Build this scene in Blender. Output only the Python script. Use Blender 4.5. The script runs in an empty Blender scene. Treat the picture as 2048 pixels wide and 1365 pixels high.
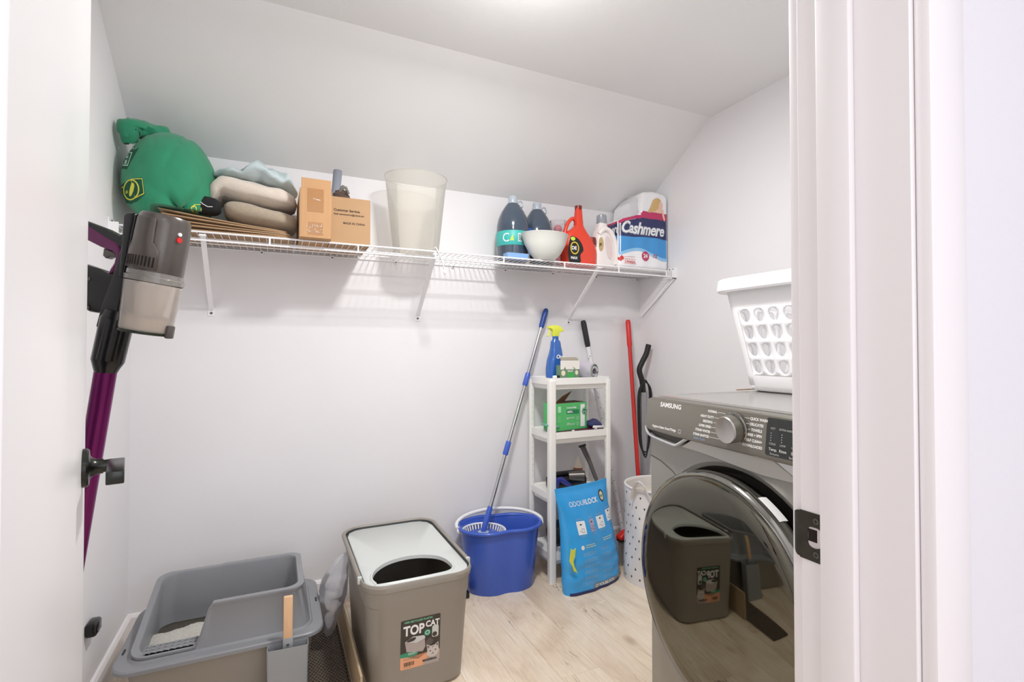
import bpy, bmesh, math, random
from math import sin, cos, pi, radians, atan2, sqrt, exp
from mathutils import Vector, Matrix, noise
from mathutils.bvhtree import BVHTree
random.seed(7)
scene = bpy.context.scene
col = scene.collection

# ------------------------------------------------------------------ camera
CAMH = 1.13
cam_d = bpy.data.cameras.new('camera')
cam_d.sensor_width = 36.0
cam_d.lens = 36.0 * 1014.4 / 2048.0
cam_d.clip_start = 0.02
cam = bpy.data.objects.new('camera', cam_d)
col.objects.link(cam)
cam.location = (0, 0, CAMH)
cam.rotation_euler = (radians(90 + 0.928), 0, -0.4366)
scene.camera = cam

# ------------------------------------------------------------------ world, lights, exposure
w = bpy.data.worlds.new('world')
scene.world = w
w.use_nodes = True
w.node_tree.nodes['Background'].inputs[0].default_value = (0.9, 0.94, 1.0, 1)
w.node_tree.nodes['Background'].inputs[1].default_value = 0.25

def lamp(name, kind, loc, energy, color, size=0.1, size_y=None, target=None):
    d = bpy.data.lights.new(name, kind)
    d.energy = energy
    d.color = color
    if kind == 'AREA':
        d.shape = 'RECTANGLE'
        d.size = size
        d.size_y = size_y or size
    else:
        d.shadow_soft_size = size
    o = bpy.data.objects.new(name, d)
    col.objects.link(o)
    o.location = loc
    if target is not None:
        o.rotation_euler = (Vector(target) - Vector(loc)).to_track_quat('-Z', 'Y').to_euler()
    return o

ROOM_LAMP = (0.66, 1.28, 2.13)
lamp('room_lamp_disc', 'AREA', (0.66, 1.28, 2.25), 14.8, (1.0, 0.99, 0.975), 0.15, 0.15, (0.66, 1.28, 0))
lamp('room_lamp_bulb', 'POINT', (0.66, 1.28, 2.04), 2.6, (1.0, 0.99, 0.975), 0.065)
lamp('hall_fill_back', 'AREA', (0.55, -1.62, 1.35), 12.0, (0.86, 0.91, 1.0), 1.6, 1.5, (0.3, 1.2, 1.1))  # added cool fill behind the camera for door, jamb and room; no window modelled
lamp('hall_fill_top', 'AREA', (-0.1, -0.7, 2.26), 8.0, (1.0, 0.98, 0.97), 0.5, 0.5, (-0.1, -0.7, 0))  # added overhead fill in the unseen hall, without a fixture
scene.cycles.transparent_max_bounces = 24
scene.cycles.max_bounces = 16
scene.cycles.diffuse_bounces = 8
scene.view_settings.view_transform = 'Standard'
scene.view_settings.look = 'None'
scene.view_settings.exposure = 0.55
scene.view_settings.gamma = 1.0
scene.view_settings.use_curve_mapping = False

# ------------------------------------------------------------------ materials
MATS = {}
def srgb(r, g, b):
    f = lambda c: (c / 255.0 / 12.92) if c / 255.0 <= 0.04045 else ((c / 255.0 + 0.055) / 1.055) ** 2.4
    return (f(r), f(g), f(b), 1.0)

def mat(name, rgb, rough=0.5, metal=0.0, bump=0.0, bscale=200.0, var=0.0, vscale=8.0, coat=0.0,
        stretch=(1, 1, 1), spec=0.5, emit=None, sheen=0.0):
    if name in MATS:
        return MATS[name]
    m = bpy.data.materials.new(name)
    m.use_nodes = True
    nt = m.node_tree
    b = nt.nodes['Principled BSDF']
    c = srgb(*rgb)
    b.inputs['Base Color'].default_value = c
    b.inputs['Roughness'].default_value = rough
    b.inputs['Metallic'].default_value = metal
    b.inputs['Specular IOR Level'].default_value = spec
    if coat:
        b.inputs['Coat Weight'].default_value = coat
        b.inputs['Coat Roughness'].default_value = 0.05
    if sheen:
        b.inputs['Sheen Weight'].default_value = sheen
    if emit:
        b.inputs['Emission Color'].default_value = c
        b.inputs['Emission Strength'].default_value = emit
    tc = nt.nodes.new('ShaderNodeTexCoord')
    mp = nt.nodes.new('ShaderNodeMapping')
    mp.inputs['Scale'].default_value = stretch
    nt.links.new(tc.outputs['Object'], mp.inputs['Vector'])
    if var:
        n = nt.nodes.new('ShaderNodeTexNoise')
        n.inputs['Scale'].default_value = vscale
        n.inputs['Detail'].default_value = 4
        nt.links.new(mp.outputs[0], n.inputs['Vector'])
        r = nt.nodes.new('ShaderNodeValToRGB')
        r.color_ramp.elements[0].position = 0.3
        r.color_ramp.elements[1].position = 0.7
        k0, k1 = 1 - var, 1 + var
        r.color_ramp.elements[0].color = (c[0] * k0, c[1] * k0, c[2] * k0, 1)
        r.color_ramp.elements[1].color = (min(1, c[0] * k1), min(1, c[1] * k1), min(1, c[2] * k1), 1)
        nt.links.new(n.outputs['Fac'], r.inputs[0])
        nt.links.new(r.outputs[0], b.inputs['Base Color'])
    if bump:
        n = nt.nodes.new('ShaderNodeTexNoise')
        n.inputs['Scale'].default_value = bscale
        n.inputs['Detail'].default_value = 3
        nt.links.new(mp.outputs[0], n.inputs['Vector'])
        bp = nt.nodes.new('ShaderNodeBump')
        bp.inputs['Strength'].default_value = bump
        bp.inputs['Distance'].default_value = 0.002
        nt.links.new(n.outputs['Fac'], bp.inputs['Height'])
        nt.links.new(bp.outputs[0], b.inputs['Normal'])
    MATS[name] = m
    return m

def film(name, rgb, clear=0.7, gloss=0.15, rough=0.1, translucent=0.6):
    """thin translucent plastic: transparent + translucent/diffuse + a little gloss"""
    m = bpy.data.materials.new(name)
    m.use_nodes = True
    nt = m.node_tree
    nt.nodes.clear()
    out = nt.nodes.new('ShaderNodeOutputMaterial')
    t = nt.nodes.new('ShaderNodeBsdfTransparent')
    d = nt.nodes.new('ShaderNodeBsdfDiffuse')
    l = nt.nodes.new('ShaderNodeBsdfTranslucent')
    g = nt.nodes.new('ShaderNodeBsdfGlossy')
    c = srgb(*rgb)
    d.inputs[0].default_value = c
    l.inputs[0].default_value = c
    t.inputs[0].default_value = (min(1, 0.5 + c[0] / 2), min(1, 0.5 + c[1] / 2), min(1, 0.5 + c[2] / 2), 1)
    g.inputs['Roughness'].default_value = rough
    m1 = nt.nodes.new('ShaderNodeMixShader')
    m1.inputs[0].default_value = translucent
    nt.links.new(d.outputs[0], m1.inputs[1])
    nt.links.new(l.outputs[0], m1.inputs[2])
    m2 = nt.nodes.new('ShaderNodeMixShader')
    m2.inputs[0].default_value = clear
    nt.links.new(m1.outputs[0], m2.inputs[1])
    nt.links.new(t.outputs[0], m2.inputs[2])
    m3 = nt.nodes.new('ShaderNodeMixShader')
    fr = nt.nodes.new('ShaderNodeFresnel')
    fr.inputs[0].default_value = 1.3
    mu = nt.nodes.new('ShaderNodeMath')
    mu.operation = 'MULTIPLY'
    mu.inputs[1].default_value = gloss / 0.15
    nt.links.new(fr.outputs[0], mu.inputs[0])
    nt.links.new(mu.outputs[0], m3.inputs[0])
    nt.links.new(m2.outputs[0], m3.inputs[1])
    nt.links.new(g.outputs[0], m3.inputs[2])
    nt.links.new(m3.outputs[0], out.inputs[0])
    return m

# ------------------------------------------------------------------ mesh builder
class MB:
    def __init__(s):
        s.bm = bmesh.new()
        s.m = Matrix.Identity(4)
    def v(s, p):
        return s.bm.verts.new(s.m @ Vector(p))
    def f(s, vs):
        try:
            return s.bm.faces.new(vs)
        except ValueError:
            return None
    def box(s, a, b):
        x0, y0, z0 = a
        x1, y1, z1 = b
        V = [s.v(p) for p in ((x0, y0, z0), (x1, y0, z0), (x1, y1, z0), (x0, y1, z0), (x0, y0, z1), (x1, y0, z1), (x1, y1, z1), (x0, y1, z1))]
        for q in ((0, 3, 2, 1), (4, 5, 6, 7), (0, 1, 5, 4), (1, 2, 6, 5), (2, 3, 7, 6), (3, 0, 4, 7)):
            s.f([V[i] for i in q])
        return s
    def loft(s, rings, cap0=True, cap1=True, closed=True):
        R = [[s.v(p) for p in r] for r in rings]
        n = len(R[0])
        for a, b in zip(R[:-1], R[1:]):
            for i in range(n if closed else n - 1):
                j = (i + 1) % n
                s.f([a[i], a[j], b[j], b[i]])
        if cap0:
            s.f(R[0][::-1])
        if cap1:
            s.f(R[-1])
        return s
    def lathe(s, prof, n=32, c=(0, 0, 0), cap0=True, cap1=True, sx=1, sy=1):
        return s.loft([[(c[0] + r * sx * cos(2 * pi * k / n), c[1] + r * sy * sin(2 * pi * k / n), c[2] + z) for k in range(n)] for r, z in prof], cap0, cap1)
    def tube(s, pts, r, n=8, caps=True, closed=False, flat=1.0):
        pts = [Vector(p) for p in pts]
        N = len(pts)
        rr = r if isinstance(r, (list, tuple)) else [r] * N
        rings = []
        up = None
        for i, p in enumerate(pts):
            if closed:
                t = pts[(i + 1) % N] - pts[i - 1]
            else:
                t = pts[min(i + 1, N - 1)] - pts[max(i - 1, 0)]
            t.normalize()
            if up is None:
                up = Vector((0, 0, 1)) if abs(t.z) < 0.9 else Vector((0, 1, 0))
            up = (up - t * up.dot(t)).normalized()
            sd = t.cross(up)
            rings.append([p + (up * cos(2 * pi * k / n) * flat + sd * sin(2 * pi * k / n)) * rr[i] for k in range(n)])
        if closed:
            rings.append(rings[0])
            R = [[s.v(q) for q in g] for g in rings[:-1]]
            R.append(R[0])
            for a, b in zip(R[:-1], R[1:]):
                for k in range(n):
                    j = (k + 1) % n
                    s.f([a[k], a[j], b[j], b[k]])
            return s
        return s.loft(rings, caps, caps)
    def prism(s, poly, y0, y1):
        """polygon in (x, z) extruded along y"""
        a = [s.v((x, y0, z)) for x, z in poly]
        b = [s.v((x, y1, z)) for x, z in poly]
        s.f(a)
        s.f(b[::-1])
        n = len(poly)
        for i in range(n):
            j = (i + 1) % n
            s.f([a[j], a[i], b[i], b[j]])
        return s
    def prismz(s, poly, z0, z1):
        a = [s.v((x, y, z0)) for x, y in poly]
        b = [s.v((x, y, z1)) for x, y in poly]
        s.f(a[::-1])
        s.f(b)
        n = len(poly)
        for i in range(n):
            j = (i + 1) % n
            s.f([a[i], a[j], b[j], b[i]])
        return s
    def ball(s, c, rx, ry, rz, n=16):
        rings = []
        for i in range(1, n):
            a = pi * i / n
            rings.append([(c[0] + rx * sin(a) * cos(2 * pi * k / (2 * n)), c[1] + ry * sin(a) * sin(2 * pi * k / (2 * n)), c[2] - rz * cos(a)) for k in range(2 * n)])
        return s.loft(rings)
    def disp(s, fn):
        for v in s.bm.verts:
            v.co = fn(v.co.copy())
        return s
    def bevel(s, w, seg=2, ang=30):
        bmesh.ops.recalc_face_normals(s.bm, faces=s.bm.faces)
        es = [e for e in s.bm.edges if len(e.link_faces) == 2 and e.calc_face_angle(0) > radians(ang)]
        if es:
            bmesh.ops.bevel(s.bm, geom=es, offset=w, segments=seg, profile=0.5, affect='EDGES', clamp_overlap=True)
        return s
    def build(s, name, m, parent=None, sharp=38, smooth=True, recalc=True):
        if recalc:
            bmesh.ops.recalc_face_normals(s.bm, faces=s.bm.faces)
        if smooth:
            for f in s.bm.faces:
                f.smooth = True
            for e in s.bm.edges:
                if len(e.link_faces) == 2 and e.calc_face_angle(0) > radians(sharp):
                    e.smooth = False
        me = bpy.data.meshes.new(name)
        s.bm.to_mesh(me)
        s.bm.free()
        if m:
            me.materials.append(m)
        o = bpy.data.objects.new(name, me)
        col.objects.link(o)
        if parent:
            o.parent = parent
        return o

def solid(o, t, off=0.0):
    md = o.modifiers.new('solid', 'SOLIDIFY')
    md.thickness = t
    md.offset = off
    return o
def subd(o, n=1):
    md = o.modifiers.new('sub', 'SUBSURF')
    md.levels = n
    md.render_levels = n
    return o

def tag(o, label, cat, group=None, kind=None):
    if label: o['label'] = label
    if cat: o['category'] = cat
    if group: o['group'] = group
    if kind: o['kind'] = kind
    return o
def thing(name, label, cat, loc=(0, 0, 0), rz=0.0, group=None):
    o = bpy.data.objects.new(name, None)
    o.empty_display_size = 0.05
    col.objects.link(o)
    o.location = loc
    o.rotation_euler = (0, 0, rz)
    return tag(o, label, cat, group)
def struct(name, mb, m, **k):
    o = mb.build(name, m, **k)
    o['kind'] = 'structure'
    return o
def copy_tree(o, parent=None):
    c = o.copy()
    col.objects.link(c)
    c.parent = parent
    for ch in list(o.children):
        copy_tree(ch, c)
    return c

def rrect(hx, hy, r, z, cx=0, cy=0, n=6):
    """rounded rectangle ring, counter clockwise"""
    out = []
    for qx, qy, a0 in ((1, 1, 0), (-1, 1, pi / 2), (-1, -1, pi), (1, -1, 3 * pi / 2)):
        for k in range(n + 1):
            a = a0 + pi / 2 * k / n
            out.append((cx + qx * (hx - r) + r * cos(a), cy + qy * (hy - r) + r * sin(a), z))
    return out
def rr2(x0, x1, y0, y1, r, n=5):
    return [(p[0], p[1]) for p in rrect((x1 - x0) / 2, (y1 - y0) / 2, r, 0, (x0 + x1) / 2, (y0 + y1) / 2, n)]
def arc(c, r, a0, a1, n=12):
    return [(c[0] + r * cos(radians(a0 + (a1 - a0) * k / n)), c[1] + r * sin(radians(a0 + (a1 - a0) * k / n))) for k in range(n + 1)]
def circ2(cx, cy, rx, ry=None, n=24):
    ry = ry or rx
    return [(cx + rx * cos(2 * pi * k / n), cy + ry * sin(2 * pi * k / n)) for k in range(n)]
def catmull(P, n=6, closed=False):
    P = [Vector(p) for p in P]
    out = []
    N = len(P)
    R = range(N) if closed else range(N - 1)
    for i in R:
        if closed:
            a, b, c, d = P[i - 1], P[i], P[(i + 1) % N], P[(i + 2) % N]
        else:
            a, b, c, d = P[max(i - 1, 0)], P[i], P[i + 1], P[min(i + 2, N - 1)]
        for k in range(n):
            t = k / n
            out.append(0.5 * ((2 * b) + (c - a) * t + (2 * a - 5 * b + 4 * c - d) * t * t + (3 * b - a - 3 * c + d) * t ** 3))
    if not closed:
        out.append(P[-1])
    return out
def cat2(P, n=6, closed=True):
    return [(v.x, v.y) for v in catmull([(p[0], p[1], 0) for p in P], n, closed)]

# ------------------------------------------------------------------ flat print (decals and lettering laid on a surface)
def print_mesh(name, polys, fn, m, parent, sub=0):
    """polys: outlines in surface coordinates; fn maps (u, v) to a point on the surface"""
    bm = bmesh.new()
    for poly in polys:
        try:
            bm.faces.new([bm.verts.new((p[0], p[1], 0)) for p in poly])
        except ValueError:
            pass
    bmesh.ops.triangulate(bm, faces=bm.faces)
    for _ in range(sub):
        bmesh.ops.subdivide_edges(bm, edges=bm.edges, cuts=1)
        bmesh.ops.triangulate(bm, faces=bm.faces)
    for v in bm.verts:
        v.co = Vector(fn(v.co.x, v.co.y))
    me = bpy.data.meshes.new(name)
    bm.to_mesh(me)
    bm.free()
    me.materials.append(m)
    o = bpy.data.objects.new(name, me)
    col.objects.link(o)
    if parent:
        o.parent = parent
    if len(polys) > 1:
        o['kind'] = 'stuff'
    return o

def text_geo(s, size, shear=0.0, bold=0.0, sx=1.0, align='LEFT', res=3, space=1.0):
    cu = bpy.data.curves.new('lettering', 'FONT')
    cu.body = s
    cu.size = size
    cu.shear = shear
    cu.offset = bold
    cu.align_x = align
    cu.resolution_u = res
    cu.space_character = space
    o = bpy.data.objects.new('lettering', cu)
    me = o.to_mesh()
    V = [(v.co.x * sx, v.co.y) for v in me.vertices]
    F = [tuple(p.vertices) for p in me.polygons]
    o.to_mesh_clear()
    bpy.data.objects.remove(o)
    bpy.data.curves.remove(cu)
    return V, F
def text(name, items, fn, m, parent):
    """items: (string, u, v, size, options); lies on the surface given by fn"""
    VV, FF = [], []
    for it in items:
        s, u, v, size = it[:4]
        op = it[4] if len(it) > 4 else {}
        rot = op.pop('rot', 0) if op else 0
        V, F = text_geo(s, size, **op)
        n0 = len(VV)
        c, sn = cos(rot), sin(rot)
        VV += [fn(u + x * c - y * sn, v + x * sn + y * c) for x, y in V]
        FF += [tuple(i + n0 for i in f) for f in F]
    me = bpy.data.meshes.new(name)
    me.from_pydata([tuple(p) for p in VV], [], FF)
    me.materials.append(m)
    o = bpy.data.objects.new(name, me)
    col.objects.link(o)
    if parent:
        o.parent = parent
    o['kind'] = 'stuff'
    return o
def fakelines(x0, x1, y, n, h, gap, seed=0):
    """rows of tiny unreadable print as little dashes"""
    r = random.Random(seed)
    out = []
    for i in range(n):
        yy = y - i * gap
        x = x0
        end = x1 - r.random() * (x1 - x0) * 0.25
        while x < end:
            wd = h * (1.5 + 3 * r.random())
            xe = min(x + wd, end)
            out.append([(x, yy), (xe, yy), (xe, yy + h), (x, yy + h)])
            x = xe + h * 0.7
    return out
def surf_cast(o_or_bm, direction, org, ux, uz, off=0.0008):
    """project (u, v) along a direction onto a mesh: returns fn(u, v)"""
    tree = o_or_bm
    d = Vector(direction).normalized()
    O, U, W = Vector(org), Vector(ux), Vector(uz)
    last = [O.copy()]
    def fn(u, v):
        p = O + U * u + W * v
        h = tree.ray_cast(p - d * 1.0, d)
        if h[0] is None:
            q = tree.find_nearest(p)[0]
            return q - d * off
        return h[0] - d * off
    return fn
# ================================================================== structure
XL, XR, YB, ZC = -0.51, 1.965, 2.42, 2.292
YD0, YD1 = 0.289, 0.411            # hall face and room face of the door wall
ZK, YS = 1.926, 1.865              # knee wall height, where the slope meets the ceiling
OX0, OX1, OZ = -0.188, 0.577, 2.06 # door opening
m_wall = mat('wall_paint', (232, 231, 233), 0.85, bump=0.12, bscale=350, var=0.012, vscale=3)
m_ceil = mat('ceiling_paint', (230, 230, 230), 0.9, bump=0.12, bscale=300, var=0.012, vscale=3)
m_trim = mat('trim_paint', (240, 237, 238), 0.38, bump=0.03, bscale=60)
m_hall = mat('hall_paint', (228, 227, 233), 0.8, bump=0.12, bscale=300)

def yz_prism(x0, x1, poly):
    mb = MB()
    a = [mb.v((x0, y, z)) for y, z in poly]
    b = [mb.v((x1, y, z)) for y, z in poly]
    mb.f(a); mb.f(b[::-1])
    n = len(poly)
    for i in range(n):
        mb.f([a[(i + 1) % n], a[i], b[i], b[(i + 1) % n]])
    return mb
side = [(YD1, 0), (YB, 0), (YB, ZK), (YS, ZC), (YD1, ZC)]
struct('wall_left', yz_prism(XL - 0.1, XL, side), m_wall, smooth=False)
struct('wall_right', yz_prism(XR, XR + 0.1, side), m_wall, smooth=False)
struct('wall_back', MB().box((XL - 0.1, YB, 0), (XR + 0.1, YB + 0.1, ZK)), m_wall, smooth=False)
struct('ceiling', MB().box((XL - 0.1, YD1, ZC), (XR + 0.1, YS, ZC + 0.1)), m_ceil, smooth=False)
struct('ceiling_slope', yz_prism(XL - 0.1, XR + 0.1, [(YB, ZK), (YB + 0.1, ZK), (YB + 0.1, ZK + 0.06), (YS, ZC + 0.1), (YS, ZC)]), m_ceil, smooth=False)
mb = MB()
mb.box((XL - 0.1, YD0, 0), (OX0 - 0.02, YD1, ZC + 0.1))
mb.box((OX1 + 0.02, YD0, 0), (XR + 0.1, YD1, ZC + 0.1))
mb.box((OX0 - 0.02, YD0, OZ + 0.02), (OX1 + 0.02, YD1, ZC + 0.1))
struct('wall_front', mb, m_wall, smooth=False)
# hall on the camera's side of the door
mb = MB()
mb.box((-1.6, -1.8, 0), (-1.5, YD0, ZC + 0.1))
struct('wall_hall_left', mb, m_hall, smooth=False)
struct('wall_hall_right', MB().box((2.2, -1.8, 0), (2.3, YD0, ZC + 0.1)), m_hall, smooth=False)
struct('wall_hall_back', MB().box((-1.6, -1.9, 0), (2.3, -1.8, ZC + 0.1)), m_hall, smooth=False)
mb = MB()
mb.box((-1.5, YD0 - 0.003, 0), (OX0 - 0.075, YD0 - 0.0005, ZC))
mb.box((OX1 + 0.075, YD0 - 0.003, 0), (2.2, YD0 - 0.0005, ZC))
mb.box((OX0 - 0.075, YD0 - 0.003, OZ + 0.08), (OX1 + 0.075, YD0 - 0.0005, ZC))
struct('wall_hall_front', mb, m_hall, smooth=False)
struct('ceiling_hall', MB().box((-1.6, -1.9, ZC), (2.3, YD0, ZC + 0.1)), m_ceil, smooth=False)

# floor: planks run from the door towards the back wall
m_sub = mat('floor_base', (120, 100, 80), 0.8)
floor = struct('floor', MB().box((-1.6, -1.9, -0.06), (2.3, YB + 0.1, -0.008)), m_sub, smooth=False)

def oak_material():
    m = bpy.data.materials.new('light_oak_plank')
    m.use_nodes = True
    nt = m.node_tree
    N, L = nt.nodes.new, nt.links.new
    b = nt.nodes['Principled BSDF']
    b.inputs['Roughness'].default_value = 0.42
    tc = N('ShaderNodeTexCoord'); oi = N('ShaderNodeObjectInfo')
    off = N('ShaderNodeVectorMath'); off.operation = 'SCALE'
    cx = N('ShaderNodeCombineXYZ')
    L(oi.outputs['Random'], cx.inputs[0]); L(oi.outputs['Random'], cx.inputs[1]); L(oi.outputs['Random'], cx.inputs[2])
    L(cx.outputs[0], off.inputs[0]); off.inputs['Scale'].default_value = 37.0
    add = N('ShaderNodeVectorMath'); add.operation = 'ADD'
    L(tc.outputs['Object'], add.inputs[0]); L(off.outputs[0], add.inputs[1])
    def noise_n(scale, st, det=5, dist=0.0, rough=0.5):
        mp = N('ShaderNodeMapping'); mp.inputs['Scale'].default_value = st
        L(add.outputs[0], mp.inputs['Vector'])
        n = N('ShaderNodeTexNoise'); n.inputs['Scale'].default_value = scale
        n.inputs['Detail'].default_value = det; n.inputs['Distortion'].default_value = dist
        n.inputs['Roughness'].default_value = rough
        L(mp.outputs[0], n.inputs['Vector'])
        return n
    def ramp(src, stops):
        r = N('ShaderNodeValToRGB')
        e = r.color_ramp.elements
        e[0].position, e[0].color = stops[0][0], stops[0][1]
        e[1].position, e[1].color = stops[-1][0], stops[-1][1]
        for p, c in stops[1:-1]:
            q = e.new(p); q.color = c
        L(src, r.inputs[0])
        return r
    def mix(kind, fac, a, bb):
        x = N('ShaderNodeMix'); x.data_type = 'RGBA'; x.blend_type = kind
        if isinstance(fac, float): x.inputs[0].default_value = fac
        else: L(fac, x.inputs[0])
        L(a, x.inputs[6])
        if isinstance(bb, tuple): x.inputs[7].default_value = bb
        else: L(bb, x.inputs[7])
        return x.outputs[2]
    broad = noise_n(3.2, (2.2, 0.8, 1), 4, 0.8)
    base = ramp(broad.outputs['Fac'], [(0.3, srgb(224, 204, 180)), (0.5, srgb(244, 228, 206)), (0.7, srgb(252, 240, 222))])
    fine = noise_n(26, (6.0, 0.35, 1), 6, 0.4, 0.65)
    fr = ramp(fine.outputs['Fac'], [(0.32, (0.74, 0.70, 0.65, 1)), (0.60, (1, 1, 1, 1))])
    c = mix('MULTIPLY', 0.55, base.outputs[0], fr.outputs[0])
    cr = noise_n(5.5, (3.4, 0.34, 1), 4, 0.55, 0.55)
    crr = ramp(cr.outputs['Fac'], [(0.485, (0, 0, 0, 1)), (0.5, (1, 1, 1, 1)), (0.515, (0, 0, 0, 1))])
    gate = noise_n(4.0, (1.4, 0.7, 1), 2)
    gr = ramp(gate.outputs['Fac'], [(0.53, (0, 0, 0, 1)), (0.64, (0.85, 0.85, 0.85, 1))])
    fm = N('ShaderNodeMath'); fm.operation = 'MULTIPLY'
    L(crr.outputs[0], fm.inputs[0]); L(gr.outputs[0], fm.inputs[1])
    c = mix('MIX', fm.outputs[0], c, srgb(136, 112, 90))
    # knots
    mpv = N('ShaderNodeMapping'); mpv.inputs['Scale'].default_value = (1.0, 0.55, 1)
    L(add.outputs[0], mpv.inputs['Vector'])
    vo = N('ShaderNodeTexVoronoi'); vo.inputs['Scale'].default_value = 4.2
    L(mpv.outputs[0], vo.inputs['Vector'])
    kn = ramp(vo.outputs['Distance'], [(0.02, (0.8, 0.8, 0.8, 1)), (0.12, (0, 0, 0, 1))])
    c = mix('MIX', kn.outputs[0], c, srgb(158, 128, 100))
    tone = ramp(oi.outputs['Random'], [(0.0, (0.86, 0.84, 0.82, 1)), (1.0, (1.0, 1.0, 1.0, 1))])
    c = mix('MULTIPLY', 1.0, c, tone.outputs[0])
    L(c, b.inputs['Base Color'])
    bp = N('ShaderNodeBump'); bp.inputs['Strength'].default_value = 0.12; bp.inputs['Distance'].default_value = 0.001
    L(fine.outputs['Fac'], bp.inputs['Height']); L(bp.outputs[0], b.inputs['Normal'])
    return m
m_oak = oak_material()
PW, PL = 0.152, 1.22
pm = MB().box((0.0003, 0.0002, -0.008), (PW - 0.0003, PL - 0.0002, 0)).bevel(0.0006, 1)
plank0 = pm.build('plank', m_oak, floor, smooth=False)
k = 0
x = 1.05 - PW * 11
while x < XR:
    y = 0.30 - (0.0, 0.42, 0.85, 0.2, 0.63)[k % 5]
    while y < YB:
        y0, y1 = max(y, 0.12), min(y + PL, YB)
        x0, x1 = max(x, XL), min(x + PW, XR)
        if y1 - y0 > 0.03 and x1 - x0 > 0.01:
            q = plank0.copy()
            if y0 != y or y1 != y + PL or x0 != x or x1 != x + PW:
                q.scale = ((x1 - x0) / PW, (y1 - y0) / PL, 1)
            col.objects.link(q)
            q.location = (x0, y0, 0)
        y += PL
    x += PW
    k += 1
bpy.data.objects.remove(plank0)
struct('floor_hall', MB().box((-1.5, -1.8, -0.008), (2.2, 0.119, 0)), m_oak, smooth=False)

# baseboards
def base_profile(t, h):
    return [(0, 0), (t, 0), (t, h - 0.012), (t * 0.55, h - 0.002), (0, h)]
mb = MB()
bbp = base_profile(0.014, 0.105)
a = [mb.v((XL, YB - d, z)) for d, z in bbp]; b = [mb.v((XR, YB - d, z)) for d, z in bbp]
mb.f(a); mb.f(b[::-1])
for i in range(5): mb.f([a[(i + 1) % 5], a[i], b[i], b[(i + 1) % 5]])
struct('baseboard_back', mb, m_trim, smooth=False)
mb = MB()
a = [mb.v((XL + d, YD1, z)) for d, z in bbp]; b = [mb.v((XL + d, YB - 0.014, z)) for d, z in bbp]
mb.f(a); mb.f(b[::-1])
for i in range(5): mb.f([a[(i + 1) % 5], a[i], b[i], b[(i + 1) % 5]])
struct('baseboard_left', mb, m_trim, smooth=False)
mb = MB()
a = [mb.v((XR - d, YD1, z)) for d, z in bbp]; b = [mb.v((XR - d, YB - 0.014, z)) for d, z in bbp]
mb.f(a); mb.f(b[::-1])
for i in range(5): mb.f([a[(i + 1) % 5], a[i], b[i], b[(i + 1) % 5]])
struct('baseboard_right', mb, m_trim, smooth=False)

# door lining, stops, casings
mb = MB()
mb.box((OX1, YD0, 0), (OX1 + 0.019, YD1, OZ + 0.019))
mb.box((OX0 - 0.019, YD0, 0), (OX0, YD1, OZ + 0.019))
mb.box((OX0, YD0, OZ), (OX1, YD1, OZ + 0.019))
mb.bevel(0.001, 1)
struct('trim_1', mb, m_trim)
mb = MB()
mb.box((OX1 - 0.011, 0.343, 0), (OX1, 0.381, OZ)); mb.box((OX0, 0.343, 0), (OX0 + 0.011, 0.376, OZ)); mb.box((OX0 + 0.011, 0.343, OZ - 0.011), (OX1 - 0.011, 0.376, OZ))
mb.bevel(0.0025, 2)
struct('trim_2', mb, m_trim)
def casing(name, y0, y1):
    mb = MB()
    yo = y0 - 0.0 if y1 > y0 else y0
    w = 0.066
    for sx, xe in ((1, OX1 + 0.005), (-1, OX0 - 0.005)):
        xs = sorted((xe, xe + sx * w))
        mb.box((xs[0], min(y0, y1), 0), (xs[1], max(y0, y1), OZ + 0.005))
    mb.box((OX0 - 0.005 - w, min(y0, y1), OZ + 0.005), (OX1 + 0.005 + w, max(y0, y1), OZ + 0.005 + w))
    mb.bevel(0.003, 2)
    struct(name, mb, m_trim)
casing('trim_3', YD0 - 0.015, YD0 - 0.0001)
casing('trim_4', YD1 + 0.0001, YD1 + 0.015)

# strike plate on the right side of the lining
m_bronze = mat('dark_bronze', (66, 64, 56), 0.42, 0.75, bump=0.25, bscale=420, var=0.15, vscale=60)
m_chrome = mat('bright_steel', (205, 205, 205), 0.22, 1.0)
m_screw = mat('dark_screw', (105, 103, 98), 0.35, 0.9)
m_hole = mat('dark_recess', (30, 20, 18), 0.9)
st = thing('strike_plate', 'dark bronze strike plate with curved lip on the right door lining', 'strike plate', (OX1, 0.397, 0.908))
mb = MB()
# local: x = out of the lining (negative), y = depth, z = up ; plate built as (y, z) outline with a latch opening
P = []
hz = 0.0285
mb = MB()
def plate_x(y):
    return -0.0012 if y < 0.014 else -0.0012 - 0.0
ys = [-0.0155, -0.0148, -0.010, -0.004, 0.004, 0.010, 0.0135]
outer = rr2(-0.0155, 0.0145, -hz, hz, 0.002, 3)
hole = [(-0.0135, -0.013), (-0.0125, -0.006)] + [(0.0005, -0.0075), (0.0005, 0.0075), (-0.009, 0.0095)] + [(-0.0125, 0.004), (-0.0145, -0.004)]
bm = mb.bm
hz_o = [(-0.0155, -hz), (0.0146, -hz), (0.0146, hz), (-0.0155, hz)]
hz_h = cat2([(-0.0138, -0.004), (-0.010, -0.0105), (-0.002, -0.0125), (0.0042, -0.0085), (0.0042, 0.009), (-0.003, 0.0118), (-0.010, 0.0108), (-0.0138, 0.004)], 4)
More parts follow.
